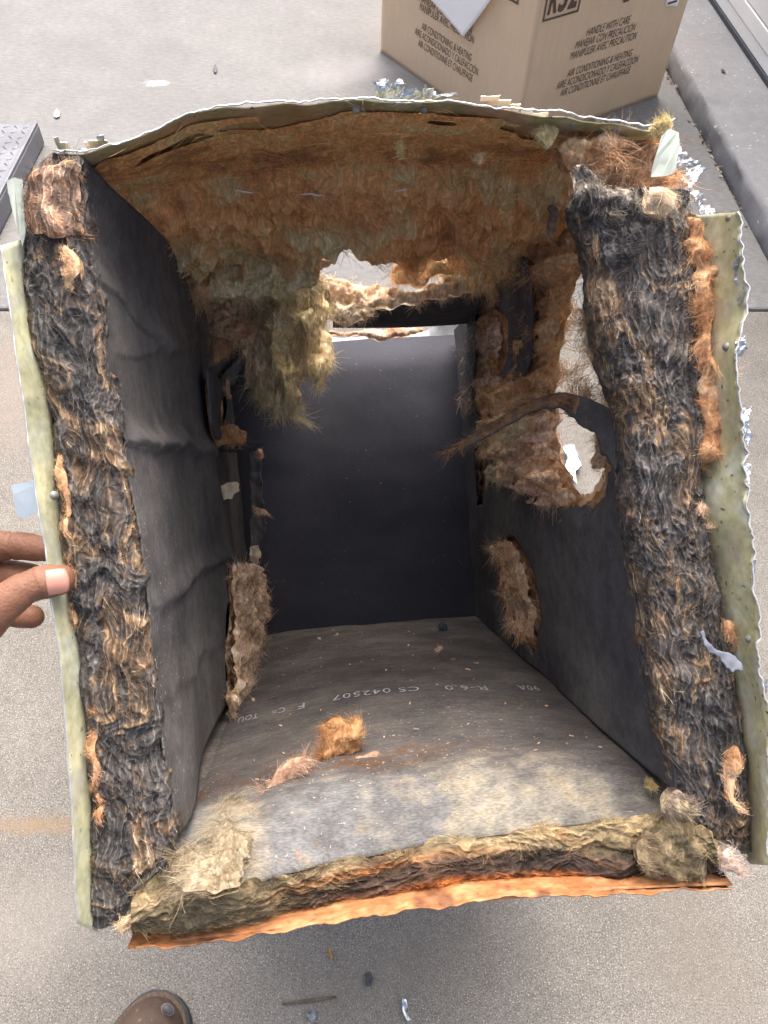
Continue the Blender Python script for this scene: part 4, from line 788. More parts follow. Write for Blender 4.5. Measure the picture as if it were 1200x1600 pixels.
# ---- ceiling fluff ------------------------------------------------------------------------
def ceiling():
    rng = np.random.default_rng(11); nx, ny = 230, 190
    s, t = np.meshgrid(np.linspace(0, 1, nx), np.linspace(0, 1, ny), indexing='ij')
    X = -.15 + s * .42; Y = .010 + t * .445; G = np.stack([X, Y, 0 * X], -1)
    zm = np.interp(Y, [0, .03, .14, .34, .5], [.248, .252, .262, .278, .284]) + .012 * np.sin(np.pi * np.clip((X + .15) / .42, 0, 1)) * np.clip(1.3 - Y * 3, 0, 1)
    o_ = np.argsort(t_f[:, 0]); zf = np.interp(X, t_f[o_, 0], t_f[o_, 2]) + .13 * Y; kq = np.clip((Y - .03) / .11, 0, 1); kq = kq * kq * (3 - 2 * kq); zm = zf * (1 - kq) + zm * kq
    th = np.interp(Y, [.01, .08, .14, .18, .26, .45], [.0018, .0025, .005, .018, .040, .050]); side = np.clip(np.minimum(s, 1 - s) / .10, 0, 1)
    lump = fbm(G * 13, 2, 2) * 1.5; mid = fbm(G * 60, 3, 6); ridge = 1 - np.abs(perlin(G * 38, 9)) * 2
    Z = zm - th * (1 + .35 * lump) - (th > .01) * (.009 * mid + .008 * ridge + .003 * (1 - 2 * np.abs(perlin(G * 80 + vfbm(G * 40, 2, 77), 78)))) * np.clip(th / .02, 0, 1) - .006 * (1 - side) * kq - .0012 * mid
    G[..., 2] = Z
    lim = np.interp(X, [-.15, -.10, -.02, .0, .015, .05, .085, .10, .16, .22, .27], [.42, .42, .40, .34, .28, .262, .275, .34, .36, .38, .40]); nz = vfbm(G * 50, 3, 14) * .010; cX, cY = X + nz[..., 0], Y + nz[..., 1]
    out_ = cY > lim ; keep = ~out_
    keep &= ~((Y < .12) & (fbm(G * np.array([14, 30, 1]), 3, 40) < -.20 + 14 * (.026 - Y)))            # bare metal shows through near the edge
    keep = keep[:-1, :-1] & keep[1:, 1:] & keep[1:, :-1] & keep[:-1, 1:]
    vv = .42 + .5 * fbm(G * 16, 3, 51) + .22 * mid + .22 * np.clip((.0 - X) / .1, -.3, 1) * np.clip((Y - .15) * 8, 0, 1) - .12 * (Y < .14)
    C = pal_col(CEIL, vv); mb = MB(); mb.grid(G[:, ::-1], C[:, ::-1], keep[:, ::-1])
    N = normals(G); N *= -np.sign(N[..., 2:3] + 1e-9); ii, jj = np.nonzero(keep); n = 16000; wgt = (.25 + (Y[:-1, :-1][keep] > .13) * 1.0); pick = rng.choice(len(ii), n, p=wgt / wgt.sum()); i, j = ii[pick], jj[pick]
    P = G[i, j] + rng.normal(0, .0016, (n, 3)); Nn = N[i, j]
    fl = vfbm(P * 18, 2, 60) * 2.4 + rng.normal(0, .10, P.shape) + np.array([.25, 0, -.1]) + .9 * (rng.random(n) < .05)[:, None] * rng.normal(size=P.shape); D = fl - Nn * (fl * Nn).sum(1)[:, None] * .75 + Nn * (.10 * np.abs(rng.normal(size=n)))[:, None]
    cc = pal_col(CEIL, np.clip(vv[i, j] + rng.normal(0, .06, n), 0, 1)) * rng.uniform(.92, 1.15, n)[:, None]
    strands(mb, P, D, .026 * rng.uniform(.35, 1.5, n),   .00034 * rng.uniform(.6, 1.5, n), cc, rng, .5, gravity=DOWN * .03, freq=45, hug=Nn)
    o = mb.build('insulation_batt', M_FIB, duct); o['label'] = 'rust brown fluffy insulation hanging under the duct top'
ceiling()
for k, (a_, b_) in enumerate([((366, 297), (398, 301)), ((470, 304), (508, 305)), ((616, 299), (636, 296))]):   # bright metal slivers added as glints along the seam in the duct top
    p = np.linspace(dp(*a_, 'z', .240), dp(*b_, 'z', .240), 14); p[:, 2] += .0012 * fbm(p * 90, 2, k); mb = MB(); mb.tube(p, .0003 + .0004 * np.sin(np.linspace(.1, 3, 14)), 6); mb.build('seam_glint', M_BARE, top)

# ---- other exposed insulation ---------------------------------------------------------------
FL = lambda *a, **k: fluff(*a, parent=duct, **k)
T = 'insulation_tuft'
# curtain hanging from the ceiling at the left
FL(T, [(212, 312), (260, 318), (330, 350), (420, 372), (500, 385), (500, 440), (440, 470), (380, 470), (330, 470), (306, 468), (262, 392)], ('y', .30), .022, [*OLIVE[1:], *CEIL[1:3]], 9000, seed=21, L=.028, W=.0007, flow=(.3, 0, -.5), freq=26)
FL(T, [(296, 430), (400, 410), (450, 460), (432, 545), (398, 560), (372, 538), (345, 532), (328, 514), (312, 470)], ('y', .40), .022, ORANGE[1:], 5000, seed=22, L=.02, W=.0008, flow=(0, 0, -.7), freq=22, gravity=.1)
FL(T, [(380, 400), (480, 390), (512, 440), (505, 480), (500, 520), (488, 560), (474, 600), (466, 640), (442, 655), (420, 634), (400, 626), (382, 604), (376, 560), (380, 520), (372, 470)], ('y', .405), .030, [*OLIVE[1:], CREAM[0], srgb(176, 172, 134), *OLIVE[1:]], 11000, seed=23, L=.026, W=.0008, flow=(0, 0, -1.2), freq=24, gravity=.12, stretch=(1, 1, 2.2), label='long olive tuft of insulation hanging down from the ceiling')
FL(T, [(440, 410), (500, 405), (508, 470), (520, 540), (522, 575), (510, 600), (498, 606), (480, 592), (462, 590), (452, 540)], ('y', .43), .026, [BROWN[2], *OLIVE[1:], CREAM[1]], 7000, seed=24, L=.024, W=.0008, flow=(.1, 0, -1.0), freq=26, gravity=.12, stretch=(1, 1, 2))
FL(T, [(440, 625), (462, 620), (468, 646), (478, 656), (498, 672), (478, 664), (455, 655), (445, 648)], ('y', .42), .008, OLIVE[1:], 900, seed=25, L=.022, W=.0006, flow=(.6, 0, -.6), rag=.003, spread=.3, gravity=.05)
FL(T, [(486, 588), (500, 585), (512, 612), (504, 608), (494, 602)], ('y', .43), .006, CREAM, 500, seed=26, L=.014, W=.0006, flow=(.5, 0, -.6), rag=.003, spread=.3)
# front torn edge of the ceiling batt that remains at the back, lit through the hole
FL(T, [(486, 440), (520, 432), (560, 446), (610, 450), (650, 455), (690, 432), (716, 428), (738, 440), (736, 456), (712, 468), (680, 470), (640, 478), (600, 486), (572, 500), (540, 510), (526, 508), (508, 502), (494, 480)], ('y', .455), .022, [PINK[1], PINK[2], *CREAM[1:], PINK[3]], 7500, seed=27, L=.018, W=.0009, freq=45, curl=.7, spread=1.1, label='pale insulation edge lit by the hole in the duct top')
FL(T, [(500, 514), (560, 518), (610, 510), (660, 512), (664, 522), (630, 528), (600, 534), (560, 528), (510, 524)], ('y', .66), .010, PINK, 1200, seed=28, L=.014, W=.0009, rag=.004)
FL(T, [(610, 415), (680, 400), (760, 410), (800, 430), (770, 470), (745, 460), (720, 430), (690, 432), (650, 452), (615, 448)], ('y', .43), .026, [*BROWN[1:], *OLIVE[1:3]], 6000, seed=29, L=.024, W=.0008, flow=(.3, 0, -.4), gravity=.08)
FL(T, [(745, 440), (800, 420), (802, 470), (790, 500), (778, 490), (768, 470)], ('y', .45), .02, BROWN[1:], 2500, seed=30, L=.024, W=.0008, flow=(0, 0, -.8), gravity=.1)
# right wall: insulation laid bare round the hole
FL(T, [(842, 384), (900, 372), (915, 400), (900, 430), (888, 475), (876, 530), (868, 590), (866, 650), (850, 640), (800, 640), (806, 600), (830, 560), (836, 480)], ('x', .252), .020, [*BROWN, *ORANGE[1:3]], 12000, seed=31, L=.028, W=.0008, flow=(0, .2, -.8), freq=24, out=.5)
FL(T, [(760, 640), (800, 625), (850, 620), (868, 640), (868, 690), (878, 730), (892, 760), (910, 778), (900, 795), (874, 798), (840, 786), (808, 760), (790, 730), (765, 700)], ('x', .250), .022, [*ORANGE, *PINK[1:3], OLIVE[2]], 11000, seed=32, L=.022, W=.0008, flow=(0, -.2, -.5), freq=30, out=.5, curl=.6, label='orange insulation laid bare below the torn strip')
FL(T, [(770, 660), (800, 640), (840, 650), (835, 690), (800, 720), (790, 760), (772, 752), (776, 710)], ('x', .240), .014, [*OLIVE[1:], CREAM[2]], 5000, seed=33, L=.026, W=.0008, flow=(0, .4, -.7), out=.6)
FL(T, [(740, 492), (768, 486), (788, 500), (790, 540), (782, 580), (790, 610), (770, 640), (738, 640), (732, 610), (740, 560)], ('x', .248), .012, [*PINK, *BROWN[1:]], 4200, seed=34, L=.026, W=.0010, out=.8, flow=(0, .2, -.7))
FL(T, [(730, 612), (770, 600), (860, 606), (868, 640), (800, 650), (740, 650)], ('x', .246), .014, [*BROWN[1:], *OLIVE[1:3]], 3800, seed=35, L=.024, W=.0008, flow=(0, .5, -.2), out=.6)
FL(T, [(736, 700), (748, 698), (754, 740), (752, 790), (742, 770), (738, 730)], ('x', .244), .006, PINK, 700, seed=36, L=.016, W=.0009)
FL(T, [(772, 846), (796, 838), (812, 860), (828, 895), (836, 930), (843, 962), (838, 1000), (832, 1022), (824, 1012), (808, 970), (797, 930), (792, 890)], ('x', .240), .012, [*ORANGE, *CREAM[:3]], 7000, seed=37, L=.024, W=.0010, out=.8, freq=40, stretch=(1, 1, 1.5), label='orange gash of insulation low on the right wall')
# wisps inside the see-through slot, near side
FL(T, [(936, 400), (950, 420), (955, 520), (970, 605), (985, 632), (952, 622), (938, 590), (930, 520), (934, 450)], ('x', .262), .008, [*OLIVE[1:], *ORANGE[1:3]], 3000, seed=38, L=.05, W=.0009, flow=(0, 0, -.4), curl=.6, out=1.2, rag=.012, body=False)
FL(T, [(880, 486), (904, 470), (916, 486), (906, 520), (884, 528), (876, 510)], ('x', .268), .006, [*ORANGE[1:], CREAM[1]], 420, seed=138, L=.05, W=.0009, curl=.6, out=1.2, rag=.014, body=False)
FL(T, [(872, 575), (890, 560), (915, 578), (940, 600), (960, 618), (930, 622), (895, 612), (874, 604)], ('x', .262), .006, [*ORANGE[1:], GREY[1], CREAM[1]], 800, seed=139, L=.05, W=.0009, curl=.6, out=1.0, rag=.01, body=False)
FL(T, [(940, 660), (962, 672), (955, 705), (946, 735), (936, 742), (938, 700)], ('x', .256), .008, [*ORANGE[1:], *CREAM[:2]], 1600, seed=39, L=.018, W=.0008, out=.7)
FL(T, [(948, 470), (985, 560), (992, 640), (975, 632), (955, 600), (940, 540)], ('y', .015), .010, [*ORANGE[:3], *OLIVE], 3600, seed=40, L=.026, W=.0006, flow=(.1, 0, -.9))
# left rear corner
FL(T, [(358, 884), (392, 878), (410, 890), (416, 940), (406, 985), (398, 1010), (404, 1040), (392, 1075), (366, 1112), (354, 1100), (360, 1060), (356, 1010), (362, 960), (358, 910)], ('x', -.120), .010, [*PINK, *CREAM[:3], BROWN[2]], 9000, seed=41, L=.024, W=.0010, out=.9, freq=45, curl=.6, label='tan insulation spilling from the left rear corner')
FL(T, [(350, 1085), (372, 1078), (378, 1100), (368, 1118), (352, 1122)], ('y', .27), .010, [*PINK, *CREAM], 1400, seed=42, L=.012, W=.0007)
FL(T, [(326, 535), (350, 528), (372, 540), (356, 560), (338, 575)], ('y', .42), .012, ORANGE[1:], 1500, seed=43, L=.016, W=.0008)
FL(T, [(332, 664), (362, 658), (384, 672), (382, 690), (350, 696), (332, 702)], ('y', .45), .012, BROWN[1:], 1800, seed=44, L=.016, W=.0008)
FL(T, [(348, 585), (358, 590), (366, 620), (362, 630), (352, 606)], ('y', .44), .006, ORANGE[1:], 500, seed=45, L=.012, W=.0008)
FL(T, [(398, 700), (414, 700), (416, 716), (400, 722)], ('y', .6), .006, PINK[:3], 300, seed=46, L=.012, W=.0008)
FL(T, [(396, 788), (416, 790), (420, 806), (402, 804)], ('y', .62), .006, PINK[:3], 300, seed=47, L=.012, W=.0008)
# front left corner of the floor: pale torn backing and fluff
FL(T, [(255, 1356), (275, 1338), (320, 1330), (330, 1280), (352, 1258), (384, 1262), (400, 1278), (394, 1320), (386, 1360), (374, 1392), (330, 1404), (280, 1400), (262, 1380)], ('z', -.244), .006, [srgb(112, 102, 84), srgb(146, 132, 108), srgb(172, 162, 140), srgb(152, 144, 124)], 7000, seed=48, L=.016, W=.0007, freq=40, label='pale torn fluff at the front left floor corner')
FL(T, [(205, 1400), (240, 1372), (300, 1385), (370, 1395), (400, 1400), (380, 1425), (300, 1442), (215, 1452), (196, 1440)], ('y', -.008), .014, [srgb(78, 69, 54), srgb(110, 99, 76), srgb(134, 124, 100), srgb(98, 83, 60)], 6000, seed=49, L=.016, W=.0006, flow=(.8, 0, .1), stretch=(3, 1, 1))
FL(T, [(195, 1420), (222, 1396), (222, 1430), (205, 1452), (192, 1448)], ('y', -.010), .010, CREAM[:3], 1200, seed=50, L=.014, W=.0006)
# front right corner
FL(T, [(1000, 1290), (1060, 1270), (1100, 1290), (1128, 1320), (1120, 1350), (1080, 1366), (1010, 1364), (985, 1340)], ('y', -.004), .014, [srgb(100, 90, 70), srgb(136, 123, 96), srgb(158, 144, 116), srgb(122, 106, 84)], 5500, seed=51, L=.013, W=.0006, curl=.7)
FL(T, [(1030, 1240), (1060, 1232), (1075, 1262), (1062, 1290), (1035, 1280), (1026, 1262)], ('y', -.004), .012, [*GREY, OLIVE[2]], 2200, seed=52, L=.014, W=.0006)
FL(T, [(1110, 1328), (1130, 1322), (1160, 1345), (1172, 1362), (1150, 1362), (1120, 1356)], ('y', -.012), .006, [srgb(206, 184, 170), srgb(222, 204, 190)], 900, seed=53, L=.014, W=.0006, flow=(.6, 0, -.4))
FL(T, [(1130, 1180), (1150, 1160), (1162, 1190), (1150, 1215), (1146, 1265), (1134, 1270), (1130, 1225)], ('y', -.012), .008, ORANGE, 1800, seed=54, L=.014, W=.0006)
# orange fluff left on the right metal side
for k, (pl, n) in enumerate([([(1062, 330), (1090, 338), (1096, 380), (1122, 378), (1138, 392), (1132, 420), (1116, 450), (1118, 500), (1108, 540), (1124, 560), (1134, 600), (1136, 640), (1142, 690), (1122, 720), (1090, 740), (1086, 640), (1082, 540), (1076, 450), (1068, 380)], 9500),
                             ([(1082, 765), (1096, 770), (1110, 790), (1114, 815), (1100, 840), (1090, 826), (1078, 800)], 2600), ([(1126, 892), (1150, 895), (1160, 920), (1150, 945), (1134, 930)], 1600), ([(1126, 950), (1142, 958), (1158, 990), (1156, 1012), (1136, 1010), (1128, 985)], 2200)]):
    FL(T, pl, ('y', .004), .012, ORANGE if k != 1 else [*ORANGE[1:], *PINK[1:]], n, seed=60 + k, L=.022, W=.00055, flow=(.2, 0, -.5), freq=26, out=.5, rag=.008)
# upper right corner: matted grey, tan and cream tufts
FL(T, [(900, 218), (1000, 230), (1046, 228), (1050, 280), (1062, 330), (1010, 340), (960, 320), (900, 280), (870, 262), (860, 225)], ('y', .03), .020, [*ORANGE, *BROWN[1:], CREAM[1]], 9000, seed=70, L=.024, W=.0006, freq=24, out=.5, flow=(.4, 0, -.3))
FL(T, [(882, 262), (905, 266), (940, 285), (985, 305), (1012, 335), (990, 372), (985, 430), (955, 440), (935, 400), (925, 350), (900, 322), (886, 292)], ('y', -.004), .014, CHARD, 7000, seed=71, L=.016, W=.0006, flow=(.6, 0, -.5), freq=40, mat_=M_MATTED, stretch=(2, 1, 1), label='charcoal matted tuft at the upper right')
FL(T, [(1000, 300), (1030, 288), (1056, 300), (1058, 330), (1030, 342), (1004, 330)], ('y', -.010), .010, CREAM[1:], 1600, seed=72, L=.012, W=.0005, out=.3)
FL(T, [(820, 205), (850, 200), (878, 194), (872, 212), (862, 222), (857, 246), (850, 234), (838, 226)], ('y', .014), .010, YELLOW, 900, seed=73, L=.009, W=.0005, rag=.004, label='cream yellow tuft stuck under the top edge')
FL(T, [(616, 212), (628, 222), (634, 234), (628, 248), (616, 244)], ('y', .03), .006, YELLOW, 500, seed=74, L=.010, W=.0005, rag=.003)
FL(T, [(730, 240), (752, 238), (760, 254), (745, 260), (732, 252)], ('y', .04), .006, [OLIVE[2], CREAM[1]], 500, seed=75, L=.010, W=.0005)
FL(T, [(1000, 190), (1040, 188), (1056, 184), (1050, 208), (1030, 226), (1012, 214)], ('y', -.002), .010, [CREAM[1], YELLOW[0], OLIVE[2]], 1200, seed=76, L=.012, W=.0005, out=.4)
FL(T, [(930, 214), (960, 210), (982, 222), (974, 240), (944, 238)], ('y', .012), .008, [CREAM[1], CREAM[2], ORANGE[2]], 1500, seed=77, L=.018, W=.0005)
FL(T, [(845, 310), (866, 315), (870, 350), (868, 385), (858, 380), (852, 345)], ('y', .10), .006, [*GREY, CREAM[1]], 900, seed=78, L=.018, W=.0006, flow=(.1, 0, -1))
# upper left corner
FL(T, [(58, 268), (92, 250), (126, 250), (128, 300), (132, 372), (100, 392), (60, 372), (46, 330), (50, 290)], ('y', -.004), .010, [CHAR[1], CHAR[3], CHAR[5], ORANGE[1], CHAR[2], PINK[1], CREAM[1]], 3000, seed=80, mat_=M_MATTED, L=.008, W=.0006, flow=(.1, 0, -.8), stretch=(1, 1, 2.5))
FL(T, [(104, 380), (124, 388), (126, 430), (118, 470), (104, 455), (100, 420)], ('y', -.012), .008, [ORANGE[2], CREAM[1], YELLOW[0]], 2000, seed=81, L=.016, W=.0005, flow=(0, 0, -1), stretch=(1, 1, 2.5))
# orange and cream streaks along the left edge, next to the metal
FL(T, [(88, 690), (100, 694), (108, 760), (116, 860), (126, 905), (122, 960), (132, 1010), (122, 1010), (112, 960), (106, 880), (96, 800)], ('y', -.004), .006, [ORANGE[1], ORANGE[2], CREAM[1]], 2600, seed=82, L=.012, W=.0005, flow=(.1, 0, -1), freq=50)
FL(T, [(146, 1100), (156, 1110), (160, 1180), (162, 1260), (156, 1320), (148, 1260)], ('y', -.004), .006, [BROWN[1], ORANGE[1], PINK[1]], 2200, seed=83, L=.014, W=.0005, flow=(.1, 0, -1))
# torn liner strip curling across the right hole
def strip():
    pts = [dp(992, 668, 'y', .03), dp(960, 642, 'y', .07), dp(920, 622, 'y', .11), dp(880, 612, 'y', .15), dp(835, 624, 'y', .17), dp(790, 648, 'y', .18), dp(745, 676, 'y', .185), dp(700, 706, 'y', .19)]
    wid = np.interp(np.linspace(0, 1, 80), [0, .2, .4, .55, .8, 1], [.034, .028, .018, .015, .014, .007]); c = resample(pts, 80)
    T_ = np.gradient(c, axis=0); T_ /= np.linalg.norm(T_, axis=1)[:, None]
    # the face leans from facing the opening (near the wall) to lying flat (near the tip)
    k = np.clip((np.linspace(0, 1, 80) - .25) / .35, 0, 1)[:, None]; sidev = (1 - k) * np.array([-.35, .1, -1.0]) + k * np.array([.12, -.75, -.62]); sidev -= T_ * (sidev * T_).sum(1)[:, None]; sidev /= np.linalg.norm(sidev, axis=1)[:, None]
    s = np.linspace(0, 1, 14); ragged = 1 + .18 * fbm(np.stack([np.linspace(0, 12, 80), np.zeros(80), np.zeros(80)], -1), 2, 4)
    G = c[None] + s[:, None, None] * (wid * ragged)[None, :, None] * sidev[None]; N = normals(G); kq = np.clip((np.linspace(0, 1, 80) - .35) / .1, 0, 1)[None, :, None]; ref_ = (1 - kq) * np.array([.2, 1, .9]) + kq * np.array([0, -.5, 1.0]); up_ = N * np.sign((N * ref_).sum(-1, keepdims=True) + 1e-9)
    mb = MB(); mb.grid(G, BLK); o = mb.build('liner_strip', M_LINER, duct, solid=.0018, offset=0); o['label'] = 'torn black liner strip curling across the hole'
    rng = np.random.default_rng(5); mb = MB(); B = G + up_ * (.0022 + .003 * np.abs(fbm(G * 90, 2, 3)))[..., None] * np.sin(np.linspace(.15, np.pi - .05, 14))[:, None, None]
    vv = .5 + .6 * fbm(G * 40, 2, 9); PALS = [srgb(78, 66, 58), srgb(120, 94, 72), srgb(148, 116, 86), srgb(104, 92, 84), srgb(160, 136, 110)]; mb.grid(B, pal_col(PALS, vv)); n = 1500
    i, j = rng.integers(0, 14, n), rng.integers(0, 80, n); P = B[i, j]; fl = T_[j] + rng.normal(0, .22, P.shape); D = fl + up_[i, j] * (.08 * np.abs(rng.normal(size=n)))[:, None]
    strands(mb, P, D, .014 * rng.uniform(.4, 1.5, n),   .0004 * rng.uniform(.6, 1.4, n), pal_col(PALS, np.clip(vv[i, j] + rng.normal(0, .15, n), 0, 1)), rng, .45)
    mb.build('insulation_backing', M_FIB, o)
strip()
# ================================================================== LOOSE THINGS IN THE DUCT
DW = Matrix(DUCT.tolist())
def loose(name, label, cat, poly, plane, thick, pal, n, seed, group=None, **k):
    o = fluff(name, poly, plane, thick, pal, n, seed=seed, **k); o.matrix_world = DW; tag(o, label, cat, group); return o
loose('insulation_tuft', 'orange square tuft of insulation lying on the duct floor', 'insulation', [(496, 1126), (520, 1116), (540, 1122), (556, 1110), (566, 1118), (566, 1172), (548, 1182), (520, 1180), (496, 1188), (500, 1160)], ('y', .118), .012, [srgb(156, 116, 78), srgb(190, 146, 102), srgb(204, 166, 124)], 5000, 90, L=.014, W=.0006, rag=.004, out=.4, freq=50)
loose('insulation_tuft', 'pinkish tan tuft of insulation poking from a slit left of the orange tuft', 'insulation', [(412, 1240), (420, 1208), (436, 1190), (462, 1176), (484, 1168), (482, 1184), (462, 1204), (444, 1228), (424, 1246)], ('y', .085), .008, PINK, 2600, 91, L=.014, W=.0006, rag=.004, flow=(.5, 0, .5))
loose('insulation_tuft', 'thin pinkish wisp of insulation right of the orange tuft', 'insulation', [(548, 1182), (574, 1176), (584, 1164), (586, 1174), (606, 1180), (580, 1188), (552, 1190)], ('y', .105), .005, PINK, 900, 92, L=.012, W=.0005, rag=.003)
loose('lint_ball', 'small dark blue ball of lint at the back of the duct floor', 'lint', [(682, 974), (690, 970), (702, 974), (702, 986), (690, 988), (682, 984)], ('y', .60), .008, [srgb(58, 70, 84), srgb(84, 98, 112)], 500, 93, L=.008, W=.0006, rag=.002)
loose('insulation_crumb', 'tan crumb of insulation on the dusty floor in front of the lint ball', 'insulation', [(676, 1020), (682, 1008), (692, 1008), (694, 1016), (684, 1022)], ('y', .42), .005, PINK, 260, 94, L=.008, W=.0006, rag=.002)
loose('insulation_crumb', 'flat tan crumb of insulation right of centre on the duct floor', 'insulation', [(738, 1036), (746, 1031), (754, 1034), (752, 1039), (742, 1040)], ('y', .37), .003, CREAM[:3], 160, 95, L=.006, W=.0006, rag=.002)
loose('insulation_crumb', 'orange tan crumb beside the printed lettering on the floor', 'insulation', [(764, 1070), (774, 1065), (780, 1069), (772, 1073)], ('y', .29), .003, [ORANGE[2], CREAM[1]], 160, 96, L=.006, W=.0006, rag=.002)
loose('insulation_tuft', 'small frayed yellow tuft at the foot of the right wall', 'insulation', [(1000, 1216), (1012, 1214), (1024, 1222), (1032, 1230), (1024, 1240), (1014, 1236), (1010, 1224)], ('y', .025), .006, [OLIVE[1], YELLOW[0], BROWN[2]], 700, 97, L=.012, W=.0005, rag=.003)

# crumbs and dust shed over the floor liner
rng = np.random.default_rng(17); mb = MB()
for k in range(110):
    x, y = rng.uniform(-.11, .21), .08 + .6 * rng.random() ** 1.6; s_ = rng.uniform(.0004, .0012) * (1 + 1.2 * (rng.random() < .06)); c = np.array([x, y, on_floor(x, y) + .0012 + s_ * .3])
    A = rng.normal(size=(3, 3)) * s_ * np.array([1, 1, .5]); V = np.array([[1, 0, 0], [-1, 0, 0], [0, 1, 0], [0, -1, 0], [0, 0, 1], [0, 0, -1]]) @ A + c
    mb.add(V, [[[0, 2, 4], [2, 1, 4], [1, 3, 4], [3, 0, 4], [2, 0, 5], [1, 2, 5], [3, 1, 5], [0, 3, 5]]], pal_col([*ORANGE[1:], *CREAM[1:]], rng.random(1))[0])
o = mb.build('insulation_crumbs', M_FIB, smooth=False); o.matrix_world = DW; tag(o, 'fine tan crumbs scattered over the dusty duct floor', 'debris', kind='stuff')

# ================================================================== PERSON: HAND AND BOOT
M_SKIN = mat('skin', srgb(132, 94, 74), rough=.55, noise=[(30, .78, 1.18, 4, ONE), (120, .93, 1.07, 3, ONE), (600, .95, 1.05, 2, ONE)], bump=(520, .6, .0009, (1, 1, 1)), spec=.35)
bs = M_SKIN.node_tree.nodes['Principled BSDF']; bs.inputs['Subsurface Weight'].default_value = .12; bs.inputs['Subsurface Radius'].default_value = (.004, .0015, .0008); bs.inputs['Subsurface Scale'].default_value = 1.0
M_NAIL = mat('nail', srgb(196, 142, 126), rough=.3, noise=[(90, .92, 1.06, 2, ONE)], spec=.5)
person = empty('person', tuple(cp(40, 920, .5))); person.location = (-.26, -.05, 0)
tag(person, 'person gripping the duct edge with thumb and fingers, one brown boot below', 'person')
PI = np.linalg.inv(np.array(person.matrix_basis)) if False else None
def to_p(P): return np.asarray(P) - np.array([-.26, -.05, 0])
def capsules(chains):
    mb = MB()
    for ch in chains:
        pts = np.array([cp(a, b, d) for a, b, d, r in ch]); rad = np.array([c[3] for c in ch])
        n = 14 * (len(ch) - 1) + 1; s = np.linspace(0, len(ch) - 1, n); c = np.stack([np.interp(s, range(len(ch)), pts[:, k]) for k in range(3)], 1)
        ker = np.ones(7) / 7; c2 = c.copy()
        for k in range(3): c2[3:-3, k] = np.convolve(c[:, k], ker, 'valid')
        r = np.interp(s, range(len(ch)), rad); T0 = nrm(c2[0] - c2[1]); T1 = nrm(c2[-1] - c2[-2])
        cap0 = [(c2[0] + T0 * r[0] * math.sin(a), r[0] * math.cos(a)) for a in np.linspace(1.45, .15, 7)]; cap1 = [(c2[-1] + T1 * r[-1] * math.sin(a), r[-1] * math.cos(a)) for a in np.linspace(.15, 1.45, 7)]
        P = np.concatenate([[q[0] for q in cap0], c2, [q[0] for q in cap1]]); Rr = np.concatenate([[q[1] for q in cap0], r, [q[1] for q in cap1]])
        mb.tube(P, Rr, 20)
    return mb
CH = [  # (photo x, y, metres from the camera, radius)
    [(93, 906, .487, .0098), (64, 910, .484, .0112), (34, 922, .480, .0106), (2, 946, .476, .0122), (-40, 985, .474, .0150), (-150, 1040, .462, .022)],
    [(70, 858, .540, .0088), (44, 854, .545, .0100), (14, 853, .546, .0108), (-28, 856, .540, .0112), (-95, 885, .515, .0135), (-190, 990, .475, .020)],
    [(66, 906, .552, .0090), (40, 900, .556, .0100), (4, 896, .556, .0106), (-36, 898, .548, .0112), (-98, 915, .520, .0135), (-190, 1000, .475, .020)],
    [(51, 963, .548, .0083), (26, 962, .552, .0092), (-8, 950, .552, .0100), (-45, 942, .545, .0106), (-100, 948, .520, .0130), (-190, 1015, .475, .020)],
    [(-20, 1000, .545, .0078), (-45, 994, .546, .0086), (-75, 982, .536, .0092), (-110, 985, .515, .0120), (-190, 1030, .475, .019)],
    [(-170, 1010, .472, .026), (-240, 1060, .452, .026), (-330, 1160, .43, .029), (-520, 1420, .40, .038), (-640, 1640, .38, .042)]]
tmp = capsules(CH).build('hand_tmp', M_SKIN)
md = tmp.modifiers.new('r', 'REMESH'); md.mode = 'VOXEL'; md.voxel_size = .0012
md = tmp.modifiers.new('s', 'SMOOTH'); md.factor = .5; md.iterations = 7
bpy.context.view_layer.update()
me = bpy.data.meshes.new_from_object(tmp.evaluated_get(bpy.context.evaluated_depsgraph_get())); me.name = 'hand'
V = np.zeros(len(me.vertices) * 3, np.float32); me.vertices.foreach_get('co', V); V = V.reshape(-1, 3).astype(float)
Nn = np.zeros(len(me.vertices) * 3, np.float32); me.vertex_normals.foreach_get('vector', Nn); Nn = Nn.reshape(-1, 3)
def groove(V, Nn, a, b, pos, depth, width, rad):      # skin fold across a finger between points a and b
    a, b = cp(*a), cp(*b); T_ = nrm(b - a); t = (V - a) @ T_; rr = np.linalg.norm(V - a - t[:, None] * T_, axis=1); q = t / np.linalg.norm(b - a)
    wob = .0006 * perlin(V * 300, 3); return V - Nn * (depth * np.exp(-((t + wob - pos * np.linalg.norm(b - a)) / width) ** 2) * (rr < rad) * (q > -.3) * (q < 1.3))[:, None]
for p in (.15, .32, .46, .6, .75): V = groove(V, Nn, (64, 910, .484), (34, 922, .480), p, .0009, .0008, .02)
V = groove(V, Nn, (44, 854, .545), (14, 853, .546), -.45, .001, .0009, .016); V = groove(V, Nn, (44, 854, .545), (14, 853, .546), .75, .0012, .001, .016); V = groove(V, Nn, (44, 854, .545), (14, 853, .546), .9, .0008, .0009, .016)
V += Nn * (.0007 * fbm(V * 60, 2, 4))[:, None]
me.vertices.foreach_set('co', to_p(V).astype(np.float32).ravel()); me.polygons.foreach_set('use_smooth', np.ones(len(me.polygons), bool)); me.update()
bpy.data.objects.remove(tmp); me.materials.clear(); me.materials.append(M_SKIN)
hand = link(bpy.data.objects.new('hand', me), person)
